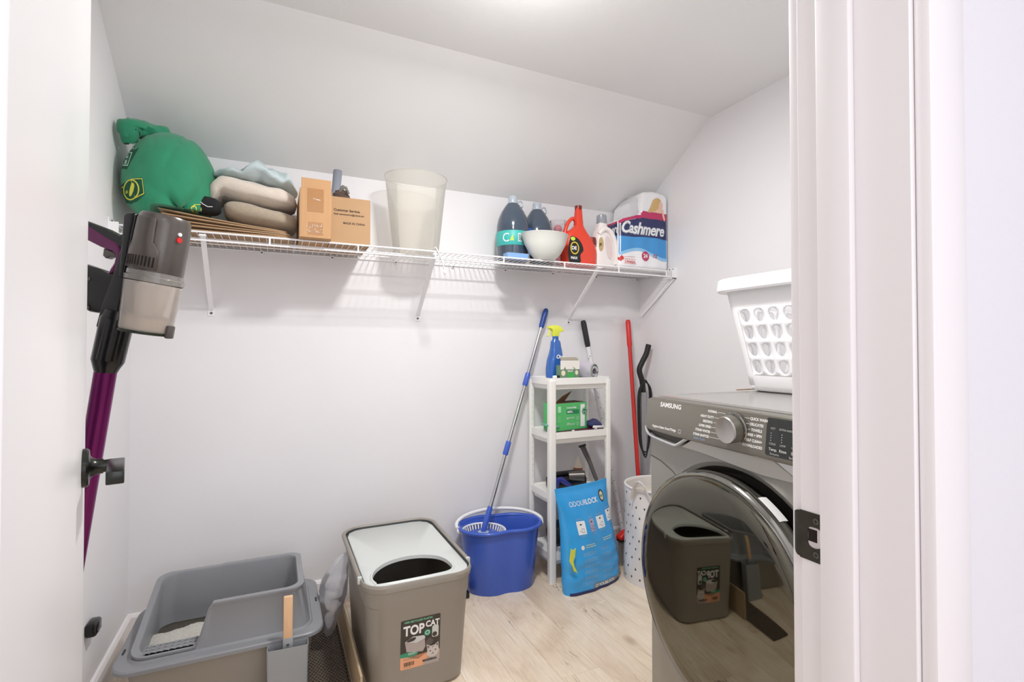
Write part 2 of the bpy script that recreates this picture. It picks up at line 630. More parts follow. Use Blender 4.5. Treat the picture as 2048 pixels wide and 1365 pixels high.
def pol2(poly, a, c):
    best = 0
    dx, dy = cos(a), sin(a)
    for i in range(len(poly)):
        p, q = (poly[i][0] - c[0], poly[i][1] - c[1]), (poly[(i + 1) % len(poly)][0] - c[0], poly[(i + 1) % len(poly)][1] - c[1])
        ex, ey = q[0] - p[0], q[1] - p[1]
        den = dx * ey - dy * ex
        if abs(den) < 1e-12: continue
        t = (p[0] * ey - p[1] * ex) / den; u = (p[0] * dy - p[1] * dx) / den
        if t > 0 and -1e-6 <= u <= 1 + 1e-6: best = max(best, t)
    return (c[0] + dx * best, c[1] + dy * best)
cc = (-0.004, 0.0)
aa = sorted([2 * pi * k / 48 for k in range(48)] + [atan2(p[1] - cc[1], p[0] - cc[0]) % (2 * pi) for p in hz_o])
ro = [pol2(hz_o, a, cc) for a in aa]; rh = [pol2(hz_h, a, cc) for a in aa]
mb.loft([[(0, y, z) for y, z in ro], [(-0.0012, y, z) for y, z in ro], [(-0.0012, y, z) for y, z in rh], [(0, y, z) for y, z in rh], [(0, y, z) for y, z in ro]], False, False)
# lip bends out of the lining over the edge of the casing
prev = None
rows = []
for i in range(7):
    t = i / 6
    hh = hz - 0.001 - 0.010 * t ** 2.2
    y = 0.0145 + 0.015 * t
    xx = -0.0012 - 0.0 + 0.0115 * (t ** 2.2)
    rows.append([(xx, y, -hh), (xx, y, hh), (xx + 0.0014, y, hh), (xx + 0.0014, y, -hh)])
mb.loft(rows)
mb.build('plate', m_bronze, st, sharp=30)
MB().box((-0.0003, -0.0142, -0.0128), (-0.0001, 0.0045, 0.0122)).build('latch_recess', mat('latch_recess_white', (214, 208, 208), 0.7), st, smooth=False)
MB().box((-0.0006, -0.0065, -0.0055), (-0.0003, 0.0043, 0.0090)).build('latch_hole', m_hole, st, smooth=False)
for zz in (0.0195, -0.0195):
    s = MB().tube([(-0.0012, -0.006, zz), (-0.0022, -0.006, zz)], 0.0037, 16).bevel(0.0004, 1).build('screw', m_screw, st)
    mb = MB(); mb.box((-0.00235, -0.0083, zz - 0.0004), (-0.00222, -0.0037, zz + 0.0004)); mb.box((-0.00235, -0.0064, zz - 0.0023), (-0.00222, -0.0056, zz + 0.0023))
    mb.build('screw_slot', m_hole, s, smooth=False)

# ------------------------------------------------------------------ the open door
door = thing('door_1', 'white flat door swung open into the room with a dark lever handle', 'door', (OX0 + 0.0, YD1 + 0.004, 0), radians(90 + 12))
door['kind'] = 'structure'
m_door = mat('door_paint', (238, 237, 238), 0.32, bump=0.04, bscale=40)
MB().box((0.0, -0.035, 0.012), (0.76, 0.0, OZ - 0.004)).bevel(0.0015, 2).build('slab', m_door, door)
m_gun = mat('gunmetal_handle', (58, 60, 57), 0.28, 0.85)
for side_s in (-1, 1):
    y0 = -0.035 if side_s < 0 else 0.0
    hx, hz0 = 0.70, 0.925
    mb = MB()
    R = Matrix.Translation((hx, y0, hz0)) @ Matrix.Rotation(radians(90 * (1 if side_s < 0 else -1)), 4, 'X')
    mb.m = R
    mb.lathe([(0.033, 0), (0.033, 0.006), (0.030, 0.009), (0.020, 0.010), (0.0155, 0.014), (0.013, 0.020), (0.0125, 0.028)], 36)
    h = mb.build('rosette', m_gun, door)
    mb = MB(); mb.m = R
    mb.lathe([(0.0108, 0.026), (0.0108, 0.036), (0.009, 0.036)], 24)
    mb.build('spindle', m_gun, h)
    mb = MB()
    ya = y0 + side_s * 0.034
    yb = y0 + side_s * 0.058
    ylo, yhi = min(ya, yb), max(ya, yb)
    # lever points back towards the hinge and hangs a little lower than the spindle
    mb.box((hx - 0.115, ylo, hz0 - 0.011), (hx + 0.011, yhi, hz0 + 0.010))
    mb.bevel(0.002, 2)
    mb.build('lever', m_gun, h)
mb = MB()
mb.box((0.7585, -0.030, 0.925 - 0.028), (0.7612, -0.005, 0.925 + 0.028))
mb.build('latch_face', m_bronze, door, smooth=False)
for zz in (0.22, 1.02, 1.82):
    mb = MB(); mb.tube([(-0.004, 0.006, zz - 0.045), (-0.004, 0.006, zz + 0.045)], 0.005, 12)
    mb.build('hinge', m_gun, door)

# round ceiling lamp just above the picture
m_glass_lit = mat('lit_opal_glass', (255, 248, 240), 0.4, emit=1.0)
cl = thing('ceiling_light', 'round flush ceiling light above the middle of the laundry room', 'ceiling light', (0.66, 1.28, ZC))
MB().lathe([(0.11, 0), (0.11, -0.02), (0.10, -0.024)], 40).build('base', m_trim, cl)
MB().lathe([(0.085, -0.024), (0.085, -0.034), (0.078, -0.037)], 40).build('diffuser', m_glass_lit, cl)
# ================================================================== wire shelf
m_wire = mat('white_coated_wire', (244, 244, 246), 0.3)
ZSH = 1.552
sh = thing('wire_shelf', 'long white wire shelf fixed across the back wall', 'shelf', (0, YB, ZSH))
d0, d1 = -0.302, -0.006
mb = MB().tube([(XL + 0.012, d0, 0), (XR - 0.012, d0, 0)], 0.0036, 10); mb.build('top_rail', m_wire, sh)
MB().tube([(XL + 0.012, d0 - 0.001, -0.030), (XR - 0.012, d0 - 0.001, -0.030)], 0.0036, 10).build('lower_rail', m_wire, sh)
for yy in (d1, -0.105, -0.205):
    MB().tube([(XL + 0.012, yy, -0.0045), (XR - 0.012, yy, -0.0045)], 0.003, 8).build('cross_rod', m_wire, sh)
wire0 = MB().tube([(0, d1, 0.0005), (0, d0 + 0.003, 0.0005), (0, d0 - 0.0015, 0.002)], 0.00165, 6).build('deck_wire', m_wire, sh)
x = XL + 0.02
first = True
while x < XR - 0.015:
    if first: o = wire0; first = False
    else:
        o = wire0.copy(); col.objects.link(o)
    o.location = (x, 0, 0)
    x += 0.0254
for i, x in enumerate((-0.345, -0.022, 0.301, 0.624, 0.947, 1.27, 1.592, 1.905)):
    MB().tube([(x, d0 - 0.001, 0.001), (x, d0 - 0.001, -0.031)], 0.0034, 8).build('lip_strut', m_wire, sh)
x = XL + 0.17
while x < XR:
    c = MB().box((x - 0.006, -0.011, -0.016), (x + 0.006, 0, 0.002)).bevel(0.002, 1).build('wall_clip', m_wire, sh)
    MB().tube([(x, -0.011, -0.010), (x, -0.013, -0.010)], 0.0035, 10).build('screw', m_screw, c)
    x += 0.285
for x, nm in ((-0.24, ''), (0.624, ''), (1.474, '')):
    mb = MB()
    # angled steel brace, a shallow channel from the wall up to the lip
    a, b = Vector((x, -0.004, -0.262)), Vector((x, d0 + 0.006, -0.012))
    t = (b - a).normalized(); n = Vector((0, t.z, -t.y))
    for (xa, xb, na, nb) in ((-0.0085, 0.0085, -0.001, 0.001), (-0.0085, -0.0065, 0.001, 0.008), (0.0065, 0.0085, 0.001, 0.008)):
        V = []
        for P in (a, b):
            V.append([P + Vector((xa, 0, 0)) + n * na, P + Vector((xb, 0, 0)) + n * na, P + Vector((xb, 0, 0)) + n * nb, P + Vector((xa, 0, 0)) + n * nb])
        mb.loft(V)
    mb.box((x - 0.012, -0.003, -0.285), (x + 0.012, 0, -0.255))
    mb.box((x - 0.011, d0 - 0.003, -0.014), (x + 0.011, d0 + 0.012, -0.008))
    br = mb.build('support_brace', m_wire, sh, smooth=False)
    MB().tube([(x, -0.003, -0.273), (x, -0.006, -0.273)], 0.005, 12).build('screw', m_screw, br)
for sx, X in ((1, XL), (-1, XR)):
    mb = MB()
    mb.box((min(X, X + sx * 0.003), d0 - 0.014, -0.036), (max(X, X + sx * 0.003), d0 + 0.05, 0.022))
    mb.box((min(X, X + sx * 0.028), d0 - 0.012, -0.040), (max(X, X + sx * 0.028), d0 - 0.009, 0.008))
    mb.box((min(X, X + sx * 0.028), d0 - 0.012, -0.040), (max(X, X + sx * 0.028), d0 + 0.02, -0.036))
    e = mb.build('end_bracket', m_wire, sh, smooth=False)
    for yy in (d0 + 0.035, d0 + 0.012):
        MB().tube([(X, yy, 0.014), (X + sx * 0.006, yy, 0.014)], 0.0035, 10).build('screw', m_screw, e)
# brace of the right end, lying on the right wall
mb = MB()
a, b = Vector((XR - 0.008, -0.03, -0.225)), Vector((XR - 0.008, d0 + 0.0, -0.036))
t = (b - a).normalized(); n = Vector((0, t.z, -t.y))
mb.loft([[P + n * 0.009 + Vector((s, 0, 0)) for s in (-0.003, 0.003)] + [P - n * 0.009 + Vector((s, 0, 0)) for s in (0.003, -0.003)] for P in (a, b)])
mb.build('support_brace', m_wire, sh, smooth=False)

# ================================================================== things on the shelf
ZS = ZSH + 0.0038
def soft_block(x0, x1, y0, y1, z0, z1, p=4.0, nx=28, nz=14, amp=0.006, fs=9.0, seed=0, flat_bottom=True):
    """a soft rounded block (folded cloth): superellipsoid with fine wrinkles"""
    mb = MB()
    cx, cy, cz = (x0 + x1) / 2, (y0 + y1) / 2, (z0 + z1) / 2
    hx, hy, hz = (x1 - x0) / 2, (y1 - y0) / 2, (z1 - z0) / 2
    sg = lambda c, e: (abs(c) ** e) * (1 if c >= 0 else -1)
    rings = []
    for i in range(1, nz):
        a = -pi / 2 + pi * i / nz
        rings.append([(cx + hx * sg(cos(a), 2 / p * 1.4) * sg(cos(2 * pi * k / (2 * nx)), 2 / p),
                       cy + hy * sg(cos(a), 2 / p * 1.4) * sg(sin(2 * pi * k / (2 * nx)), 2 / p),
                       cz + hz * sg(sin(a), 2 / p * 1.6)) for k in range(2 * nx)])
    mb.loft(rings)
    def fn(v):
        q = Vector((v.x * fs + seed, v.y * fs, v.z * fs * 1.6))
        d = noise.noise_vector(q) * amp + noise.noise_vector(q * 2.7) * amp * 0.4
        if flat_bottom and v.z < z0 + 0.25 * (z1 - z0): d.z = abs(d.z) * 0.2
        return v + d
    return mb.disp(fn)

# green reusable bag stuffed round
m_green = mat('green_bag_fabric', (38, 138, 100), 0.8, bump=0.35, bscale=900, var=0.06, vscale=14, sheen=0.2)
m_dkgreen = mat('dark_green_print', (16, 84, 58), 0.8)
m_yellow = mat('yellow_print', (226, 222, 84), 0.7)
m_mint = mat('pale_mint_print', (196, 232, 214), 0.7)
gb = thing('fabric_bag', 'big stuffed green reusable shopping bag with yellow line print, beside the left wall', 'bag', (-0.352, 2.225, ZS))
mb = MB()
mb.ball((0, 0, 0.18), 0.148, 0.165, 0.185, 64)
def gfn(v):
    c = Vector((0, 0, 0.18))
    r = v - c
    # squarish bag bottom, sagging belly, flattened against the shelf
    q = Vector((v.x * 4.2 + 3.1, v.y * 4.2, v.z * 4.2))
    k = 1 + 0.10 * noise.noise(q) + 0.04 * noise.noise(q * 2.3)
    ridge = abs(noise.noise(Vector((v.x * 9 + v.z * 5, v.y * 7, v.z * 3 - v.x * 4)) * 1.1))
    gather = exp(-((v.x - 0.03) ** 2 + (v.z - 0.06) ** 2) / 0.012)
    an = atan2(v.z - 0.055, v.x - 0.045); dd = sqrt((v.x - 0.045) ** 2 + (v.z - 0.055) ** 2)
    if v.y < 0.05: k += (0.20 * exp(-dd / 0.09) * (abs(sin(an * 2.6 + 5 * dd + 0.6 * sin(v.x * 30))) - 0.5) - 0.11 * exp(-(dd / 0.028) ** 2)) * min(1, (0.05 - v.y) / 0.05)
    k -= 0.03 * (1 - min(1, abs(v.x - 0.035 - 0.3 * (v.z - 0.3)) * 60)) * (v.z > 0.2)
    k -= (0.0 * gather) * (1 - min(1, ridge * 5)) + 0.015 * (1 - min(1, ridge * 6))
    r = r * k
    if v.z < 0.06: r.x *= 1 - (0.06 - v.z) * 1.2
    p = c + r
    p.z = max(p.z, 0.0)
    sm = max(0.0, min(1.0, (p.x + 0.075) / 0.04))
    p.z = max(p.z, 0.074 * sm)
    lim = YB - 0.004 - 2.225
    p.y = min(p.y, lim)
    p.x = max(p.x, XL + 0.012 + 0.352)
    return p
mb.disp(gfn)
bmesh.ops.recalc_face_normals(mb.bm, faces=mb.bm.faces)
tree_g = BVHTree.FromBMesh(mb.bm)
mb.build('bag_body', m_green, gb, sharp=60)
# folded bag mouth on the top left
mb = MB()
knot = catmull([(-0.105, -0.07, 0.300), (-0.115, -0.08, 0.325), (-0.100, -0.07, 0.345), (-0.06, -0.05, 0.352), (-0.02, -0.04, 0.350), (0.01, -0.01, 0.338)], 6)
mb.tube(knot, [0.012 + 0.022 * sin(pi * min(1, i / (len(knot) - 1) * 0.9 + 0.1)) for i in range(len(knot))], 14)
mb.disp(lambda v: v + noise.noise_vector(v * 30) * 0.020)
mb.build('bag_mouth', m_green, gb, sharp=60)
mb = MB().tube(catmull([(-0.120, -0.095, 0.305), (-0.122, -0.11, 0.335), (-0.10, -0.11, 0.352), (-0.06, -0.09, 0.350)], 5), 0.009, 8, flat=0.4)
mb.build('handle_strap', m_green, gb)
g_dir = Vector((-0.12, 0.99, 0.10))
gf = surf_cast(tree_g, g_dir, (0, 0, 0), (1, 0, 0), (0, 0, 1), 0.0012)
# dark printed panel with box outline, left side
print_mesh('dark_print_panel', [[(-0.150, 0.21), (-0.125, 0.20), (-0.092, 0.275), (-0.12, 0.295), (-0.150, 0.275)]], gf, m_dkgreen, gb, 4)
gf2 = surf_cast(tree_g, g_dir, (0, 0, 0), (1, 0, 0), (0, 0, 1), 0.0022)
def outline(poly, t):
    """closed band of thickness t round a polygon, as quads"""
    n = len(poly)
    cx = sum(p[0] for p in poly) / n; cy = sum(p[1] for p in poly) / n
    out = []
    inner = []
    for x, y in poly:
        dx, dy = cx - x, cy - y
        l = sqrt(dx * dx + dy * dy)
        inner.append((x + dx / l * t, y + dy / l * t))
    for i in range(n):
        j = (i + 1) % n
        out.append([poly[i], poly[j], inner[j], inner[i]])
    return out
def strokes(pts, t):
    out = []
    for (x0, y0), (x1, y1) in zip(pts[:-1], pts[1:]):
        dx, dy = x1 - x0, y1 - y0
        l = sqrt(dx * dx + dy * dy) or 1
        nx, ny = -dy / l * t / 2, dx / l * t / 2
        out.append([(x0 + nx, y0 + ny), (x1 + nx, y1 + ny), (x1 - nx, y1 - ny), (x0 - nx, y0 - ny)])
    return out
print_mesh('print_outline', outline([(-0.147, 0.218), (-0.122, 0.212), (-0.110, 0.262), (-0.145, 0.266)], 0.004), gf2, m_mint, gb, 2)
text('print_lettering', [('ILE', -0.143, 0.243, 0.019, dict(bold=0.0006, sx=0.9)), ('LE', -0.142, 0.222, 0.019, dict(bold=0.0006, sx=0.9)), ('EVERY', -0.130, 0.277, 0.012, dict(rot=-0.2))], gf2, m_mint, gb)
print_mesh('dark_print_panel', [[(-0.115, 0.085), (-0.145, 0.10), (-0.150, 0.15), (-0.080, 0.172), (-0.070, 0.115), (-0.095, 0.09)]], gf, m_dkgreen, gb, 4)
yl = outline(circ2(-0.112, 0.130, 0.026, 0.034), 0.004)
yl += outline([(-0.100, 0.100), (-0.072, 0.116), (-0.078, 0.168), (-0.112, 0.165)], 0.003)
yl += strokes([(-0.150, 0.142), (-0.138, 0.143)], 0.004) + strokes([(-0.140, 0.080), (-0.118, 0.098)], 0.004)
print_mesh('yellow_line_print', yl, gf2, m_yellow, gb, 1)
print_mesh('fruit_print', [cat2([(-0.118, 0.112), (-0.111, 0.110), (-0.103, 0.128), (-0.101, 0.146), (-0.108, 0.152), (-0.114, 0.135)], 4)], gf2, m_yellow, gb, 1)
text('fruit_print_sign', [('$', -0.130, 0.118, 0.015, dict(bold=0.0005))], gf2, m_yellow, gb)
print_mesh('yellow_line_print', outline([(0.066, 0.078), (0.095, 0.086), (0.098, 0.108), (0.072, 0.102)], 0.003) + outline(circ2(0.072, 0.088, 0.009, 0.010, 12), 0.003), gf2, m_yellow, gb, 1)

# black cloth beside the bag
m_blackcloth = mat('black_knit', (26, 26, 28), 0.85, bump=0.5, bscale=500)
bc = soft_block(-0.272, -0.192, 2.125, 2.20, ZS + 0.070, ZS + 0.135, amp=0.012, seed=4).build('folded_cloth', m_blackcloth)
tag(bc, 'small black cloth with a white seam squeezed between the green bag and the cream blanket', 'cloth')
MB().tube([(-0.255, 2.126, ZS + 0.112), (-0.240, 2.121, ZS + 0.098), (-0.225, 2.120, ZS + 0.090), (-0.210, 2.122, ZS + 0.092)], 0.0013, 6).build('white_seam', m_wire, bc)

# stack of brown cardboard sheets
m_kraft = mat('brown_kraft_board', (172, 142, 110), 0.85, bump=0.15, bscale=90, stretch=(1, 12, 12), var=0.05, vscale=10)
labels = ['lowest brown cardboard sheet of the sagging stack under the blankets', 'second lowest brown cardboard sheet of the stack under the blankets',
          'middle brown cardboard sheet of the stack under the blankets', 'second from top brown cardboard sheet of the stack under the blankets',
          'topmost brown cardboard sheet of the stack under the blankets']
for i in range(5):
    mb = MB()
    zb = ZS + 0.0005 + i * 0.0118
    N = 24
    xr0, xr1 = -0.375 + 0.010 * (i % 2), 0.062 - 0.006 * i
    rows = []
    for k in range(N + 1):
        t = k / N
        x = xr0 + (xr1 - xr0) * t
        sag = 0.010 * i / 4 * (1 - ((t - 0.35) / 0.65) ** 2 if t > 0.35 else 1) + 0.002 * sin(9 * t + i)
        th = 0.0048
        y0 = 2.118 + 0.004 * sin(3 * i + t * 4) + 0.02 * max(0, (t - 0.85) / 0.15) ** 2
        z = ZS + 0.0005 + i * (0.0058 + 0.0105 * (1 - t) ** 1.3) + (0.0003 * sin(7 * t + i) if i else 0)
        rows.append([(x, y0, z), (x, 2.40, z), (x, 2.40, z + th), (x, y0, z + th)])
    mb.loft(rows)
    mb.bevel(0.0016, 2, 50)
    tag(mb.build('cardboard_sheet', m_kraft), labels[i], 'cardboard', 'flat brown cardboard sheets on the shelf')

# folded blankets
m_beige = mat('beige_terry', (172, 158, 138), 0.95, bump=1.0, bscale=420, var=0.10, vscale=120, sheen=0.4)
m_cream = mat('cream_fleece', (214, 203, 190), 0.95, bump=0.8, bscale=300, var=0.05, vscale=40, sheen=0.4)
m_pale = mat('pale_blue_cotton', (186, 200, 202), 0.85, bump=0.3, bscale=300, var=0.03)
zt = ZS + 0.066
def tilt(v):
    v.z -= 0.13 * (v.x + 0.19)
    return v
mb = soft_block(-0.185, 0.078, 2.125, 2.38, zt + 0.002, zt + 0.080, amp=0.008, fs=10, seed=1)
mb.disp(tilt)
bl = mb.build('folded_towel', m_beige, sharp=80)
tag(bl, 'beige terry towel folded flat under the cream blanket', 'towel')
mb = soft_block(-0.232, 0.078, 2.13, 2.385, zt + 0.082, zt + 0.174, amp=0.013, fs=8, seed=9)
def cr(v):
    # left part droops down over the towel
    k = max(0.0, min(1.0, (-0.185 - v.x) / 0.04))
    if v.z < zt + 0.125: v.z -= 0.062 * k
    else: v.z -= 0.030 * k
    v.z += 0.02 * max(0.0, v.x + 0.05)
    return tilt(v)
mb.disp(cr)
bl = mb.build('folded_blanket', m_cream, sharp=80)
tag(bl, 'cream fleece blanket folded between a beige towel and pale blue sheet', 'blanket')
mb = soft_block(-0.215, 0.078, 2.14, 2.39, zt + 0.166, zt + 0.240, amp=0.017, fs=11, seed=21, p=3)
def pf(v):
    t = (v.x + 0.225) / 0.303
    hgt = 0.55 + 0.75 * exp(-((t - 0.62) / 0.24) ** 2)
    v.z = zt + 0.160 + (v.z - zt - 0.160) * hgt * (1 + 0.22 * sin(v.x * 55 + v.y * 14) + 0.12 * sin(v.x * 130 + v.y * 30))
    v.y += 0.008 * sin(v.x * 90)
    if t < 0.25: v.z -= 0.10 * (0.25 - t)
    return tilt(v)
mb.disp(pf)
bl = mb.build('crumpled_sheet', m_pale, sharp=80)
tag(bl, 'crumpled pale blue cotton sheet on top of the cream blanket', 'sheet')

# cardboard boxes
m_box = mat('corrugated_box', (190, 148, 106), 0.8, bump=0.12, bscale=60, stretch=(14, 1, 1), var=0.04, vscale=9)
m_box2 = mat('plain_cardboard', (178, 144, 108), 0.85, bump=0.1, bscale=80, var=0.03, vscale=9)
m_tape = mat('brown_packing_tape', (170, 124, 80), 0.18, spec=0.7)
m_ink = mat('dark_brown_ink', (84, 66, 52), 0.8)
bx = thing('cardboard_box', 'narrow taped cardboard box with its top flap standing up, beside the blankets', 'box', (0.136, 2.078, ZS))
bx.location = (0.137, 2.070, ZS)
mb = MB()
hx = 0.057
mb.box((-hx, 0, 0.0), (hx, 0.30, 0.188)); mb.bevel(0.0015, 1)
mb.build('carton', m_box, bx)
mb = MB(); mb.box((-hx + 0.006, 0.001, 0.187), (hx - 0.001, 0.004, 0.232)); mb.bevel(0.001, 1)
fl = mb.build('flap', m_box, bx); fl.rotation_euler = (radians(-3), 0, 0)
mb = MB(); mb.box((-0.030, -0.0008, 0.10), (0.028, 0, 0.189)); mb.box((-0.026, -0.0008, 0.012), (0.026, 0, 0.060)); mb.build('packing_tape', m_tape, bx, smooth=False)
r = random.Random(3)
mb = MB()
for i in range(22):
    u, v = r.uniform(-0.04, 0.03), r.uniform(0.02, 0.045)
    a = r.uniform(0, pi); l = r.uniform(0.003, 0.012)
    mb.tube([(u, -0.0014, v), (u + l * cos(a), -0.0014, v + l * sin(a))], 0.0006, 4)
mb.tube([(0.0, -0.0012, 0.148), (0.016, -0.0012, 0.146)], 0.0014, 5)
mb.tube([(-0.010, -0.0012, 0.150), (-0.002, -0.0012, 0.149)], 0.0009, 5)
mb.build('torn_tape_bits', mat('torn_white_paper', (240, 236, 228), 0.8), bx)
mb = MB(); mb.box((-hx - 0.0005, -0.0006, 0.0), (-hx + 0.005, 0.0, 0.186)); mb.build('edge_crease', m_box2, bx, smooth=False)

b2 = thing('cardboard_box', 'open plain cardboard box printed MADE IN CHINA on its front', 'box', (0.2735, 2.125, ZS))
W2, H2, D2 = 0.0765, 0.185, 0.27
mb = MB()
mb.box((-W2, 0, 0), (W2, 0.003, H2)); mb.box((-W2, D2 - 0.003, 0), (W2, D2, H2)); mb.box((-W2, 0.003, 0), (-W2 + 0.003, D2 - 0.003, H2)); mb.box((W2 - 0.003, 0.003, 0), (W2, D2 - 0.003, H2)); mb.box((-W2, 0.003, 0), (W2, D2 - 0.003, 0.003))
mb.build('carton', m_box2, b2, smooth=False)
ff = lambda u, v: (u, -0.0006, v)
text('printed_text', [('Customer Service:', -0.066, 0.128, 0.0135, dict(bold=0.0005)), ('Email: customerservice@outlook.com', -0.066, 0.113, 0.0105, dict(sx=0.72, bold=0.0003)),
                      ('MADE IN CHINA', -0.030, 0.078, 0.0115, dict(bold=0.0003))], ff, m_ink, b2)
m_greytube = mat('grey_plastic_tube', (136, 140, 150), 0.45)
tb = thing('plastic_tube', 'short grey plastic tube sticking up from the open cardboard box', 'tube', (0.205, 2.20, ZS + 0.004))
a, b = Vector((0, 0, 0.0)), Vector((0.030, 0.05, 0.325))
MB().tube([a, b], 0.017, 24, caps=False).build('tube_wall', m_greytube, tb); solid(bpy.data.objects[-1] if False else tb.children[0], 0.002)
m_leaf = mat('dark_dried_bristle', (82, 66, 58), 0.9, bump=0.6, bscale=120)
m_glove = mat('grey_rubber', (120, 118, 110), 0.6)
dr = thing('cleaning_brush', 'brown bristle brush with grey finger grips poking out of the open box', 'brush', (0.245, 2.19, ZS + 0.004))
mb = MB()
mb.tube([(0, 0.02, 0), (0, 0.02, 0.15)], 0.008, 8)
mb.build('handle', m_glove, dr)
mb = MB(); mb.ball((0.0, 0.02, 0.20), 0.032, 0.03, 0.035, 10)
mb.disp(lambda v: v + noise.noise_vector(v * 60) * 0.012)
mb.build('bristles', m_leaf, dr)
for k in range(4):
    MB().tube(catmull([(-0.01, 0.01, 0.215), (0.004, 0.0, 0.235 + 0.004 * k), (0.020 + 0.003 * k, -0.004, 0.243 - 0.009 * k)], 5), [0.004] * 10 + [0.003], 8).build('finger_grip', m_glove, dr)

# translucent waste bin
m_trans = film('translucent_white_plastic', (250, 248, 240), clear=0.74, gloss=0.1, rough=0.2, translucent=0.55)
cb = thing('plastic_bin', 'tall translucent white plastic bin with a white strap over the shelf edge', 'bin', (0.575, 2.262, ZS))
mb = MB()
mb.lathe([(0.0, 0.002), (0.098, 0.002), (0.102, 0.008), (0.138, 0.345), (0.141, 0.350)], 56, cap0=False, cap1=False, sy=0.86)
mb.build('bin_wall', m_trans, cb, recalc=False)
mb = MB(); mb.lathe([(0.139, 0.349), (0.1425, 0.351), (0.141, 0.348)], 56, cap0=False, cap1=False, sy=0.86); mb.build('rim', m_trans, cb)
m_strap = mat('cream_cotton_strap', (232, 230, 224), 0.8)
MB().tube(catmull([(0.055, -0.085, 0.010), (0.045, -0.13, 0.006), (0.05, -0.146, 0.012), (0.065, -0.152, -0.02), (0.078, -0.155, -0.055), (0.086, -0.156, -0.085)], 6), 0.0058, 8, flat=0.5).build('strap', m_strap, cb)
mb = MB(); mb.ball((0.087, -0.156, -0.090), 0.0085, 0.006, 0.012, 8); mb.build('strap_end', m_strap, cb)

# two water jugs with teal labels
m_jug = mat('smoky_blue_plastic', (62, 76, 92), 0.12, coat=0.6, spec=0.6)
m_teal = mat('teal_label', (64, 178, 172), 0.45)
m_white = mat('white_plastic', (238, 238, 238), 0.35)
m_capgrey = mat('translucent_grey_cap', (176, 186, 196), 0.3)
m_leafg = mat('lime_print', (196, 226, 70), 0.6)
m_qr = mat('pale_grey_print', (196, 214, 214), 0.6)
def make_jug(x, y, lab, front):
    t = thing('drink_bottle', lab, 'bottle', (x, y, ZS), 0, 'large smoky blue bottles with teal labels')
    prof = [(0.06, 0.0), (0.076, 0.006), (0.080, 0.02), (0.079, 0.05), (0.081, 0.06), (0.081, 0.135), (0.082, 0.150), (0.080, 0.185), (0.074, 0.215), (0.060, 0.250), (0.038, 0.285), (0.023, 0.300), (0.020, 0.312)]
    MB().lathe(prof, 40).build('bottle_body', m_jug, t)
    MB().lathe([(0.0815, 0.078), (0.0826, 0.080), (0.0826, 0.148), (0.0815, 0.150)], 40, cap0=False, cap1=False).build('label_band', m_teal, t)
    MB().lathe([(0.0215, 0.304), (0.023, 0.305), (0.023, 0.330), (0.020, 0.334)], 24).build('cap', m_capgrey, t)
    MB().lathe([(0.026, 0.296), (0.027, 0.300), (0.026, 0.304)], 24).build('neck_ring', m_capgrey, t)
    MB().tube(catmull([(0.02, 0.0, 0.300), (0.045, 0.005, 0.318), (0.058, 0.005, 0.300), (0.05, 0, 0.285)], 5), 0.004, 8).build('carry_ring', m_capgrey, t)
    def cf(u, v, R=0.0832):
        a = -pi / 2 - 0.46 + u / R
        return (R * cos(a), R * sin(a), v)
    if front:
        text('label_lettering', [('C', -0.052, 0.094, 0.060, dict(sx=0.9)), ('OS', 0.055, 0.10, 0.03, {})], cf, m_white, t)
        print_mesh('label_leaf', [[(-0.012, 0.098), (0.008, 0.098), (0.0, 0.128)]], cf, m_leafg, t, 1)
        print_mesh('label_square', outline([(0.028, 0.094), (0.050, 0.094), (0.050, 0.134), (0.028, 0.134)], 0.005), cf, m_white, t, 1)
        print_mesh('label_patch', [[(0.033, 0.100), (0.045, 0.100), (0.045, 0.128), (0.033, 0.128)]], cf, mat('grey_print', (150, 160, 160), 0.6), t, 1)
    else:
        text('label_lettering', [('OS', -0.02, 0.118, 0.034, {}), ('C', 0.06, 0.102, 0.060, dict(sx=0.9))], cf, m_white, t)
    return t
make_jug(1.066, 2.275, 'left of two big dark blue bottles with teal labels, nearest the clear bin', True)
make_jug(1.229, 2.326, 'right of two big dark blue bottles, standing behind the white bowl', False)
m_ltblue = mat('light_blue_plastic', (132, 172, 222), 0.4)
tr = thing('plastic_tray', 'light blue plastic tray in front of the left dark blue bottle', 'tray', (1.03, 2.16, ZS))
mb = MB(); mb.loft([rrect(0.055, 0.026, 0.012, 0.0), rrect(0.060, 0.030, 0.014, 0.024), rrect(0.056, 0.027, 0.012, 0.024), rrect(0.052, 0.023, 0.01, 0.004)])
mb.build('tray_body', m_ltblue, tr)
m_navy = mat('navy_blue_plastic', (34, 72, 150), 0.35)
sp = thing('bottle_cap', 'round blue plastic cap between the two dark blue bottles', 'cap', (1.125, 2.235, ZS))
MB().lathe([(0.014, 0), (0.014, 0.13), (0.018, 0.135)], 16).build('stem', m_white, sp)
MB().tube([(0.012, -0.016, 0.150), (0.012, -0.006, 0.152)], 0.021, 24).bevel(0.002, 2).build('disc', m_navy, sp)

# white bowl
m_bowl = mat('matte_offwhite_bowl', (214, 216, 210), 0.35)
bw = MB().lathe([(0.0, 0.004), (0.045, 0.0), (0.052, 0.003), (0.085, 0.035), (0.110, 0.080), (0.122, 0.122), (0.128, 0.128), (0.124, 0.131), (0.116, 0.122), (0.104, 0.082), (0.08, 0.04), (0.045, 0.010), (0.0, 0.009)], 48, cap0=False, cap1=False).build('mixing_bowl', m_bowl)
bw.location = (1.185, 2.195, ZS - 0.002 + 0.0025)
bw.location = (1.172, 2.136, ZS)
bw.scale = (0.95, 0.72, 0.96)
tag(bw, 'plain white bowl at the shelf front before the dark blue bottles', 'bowl')

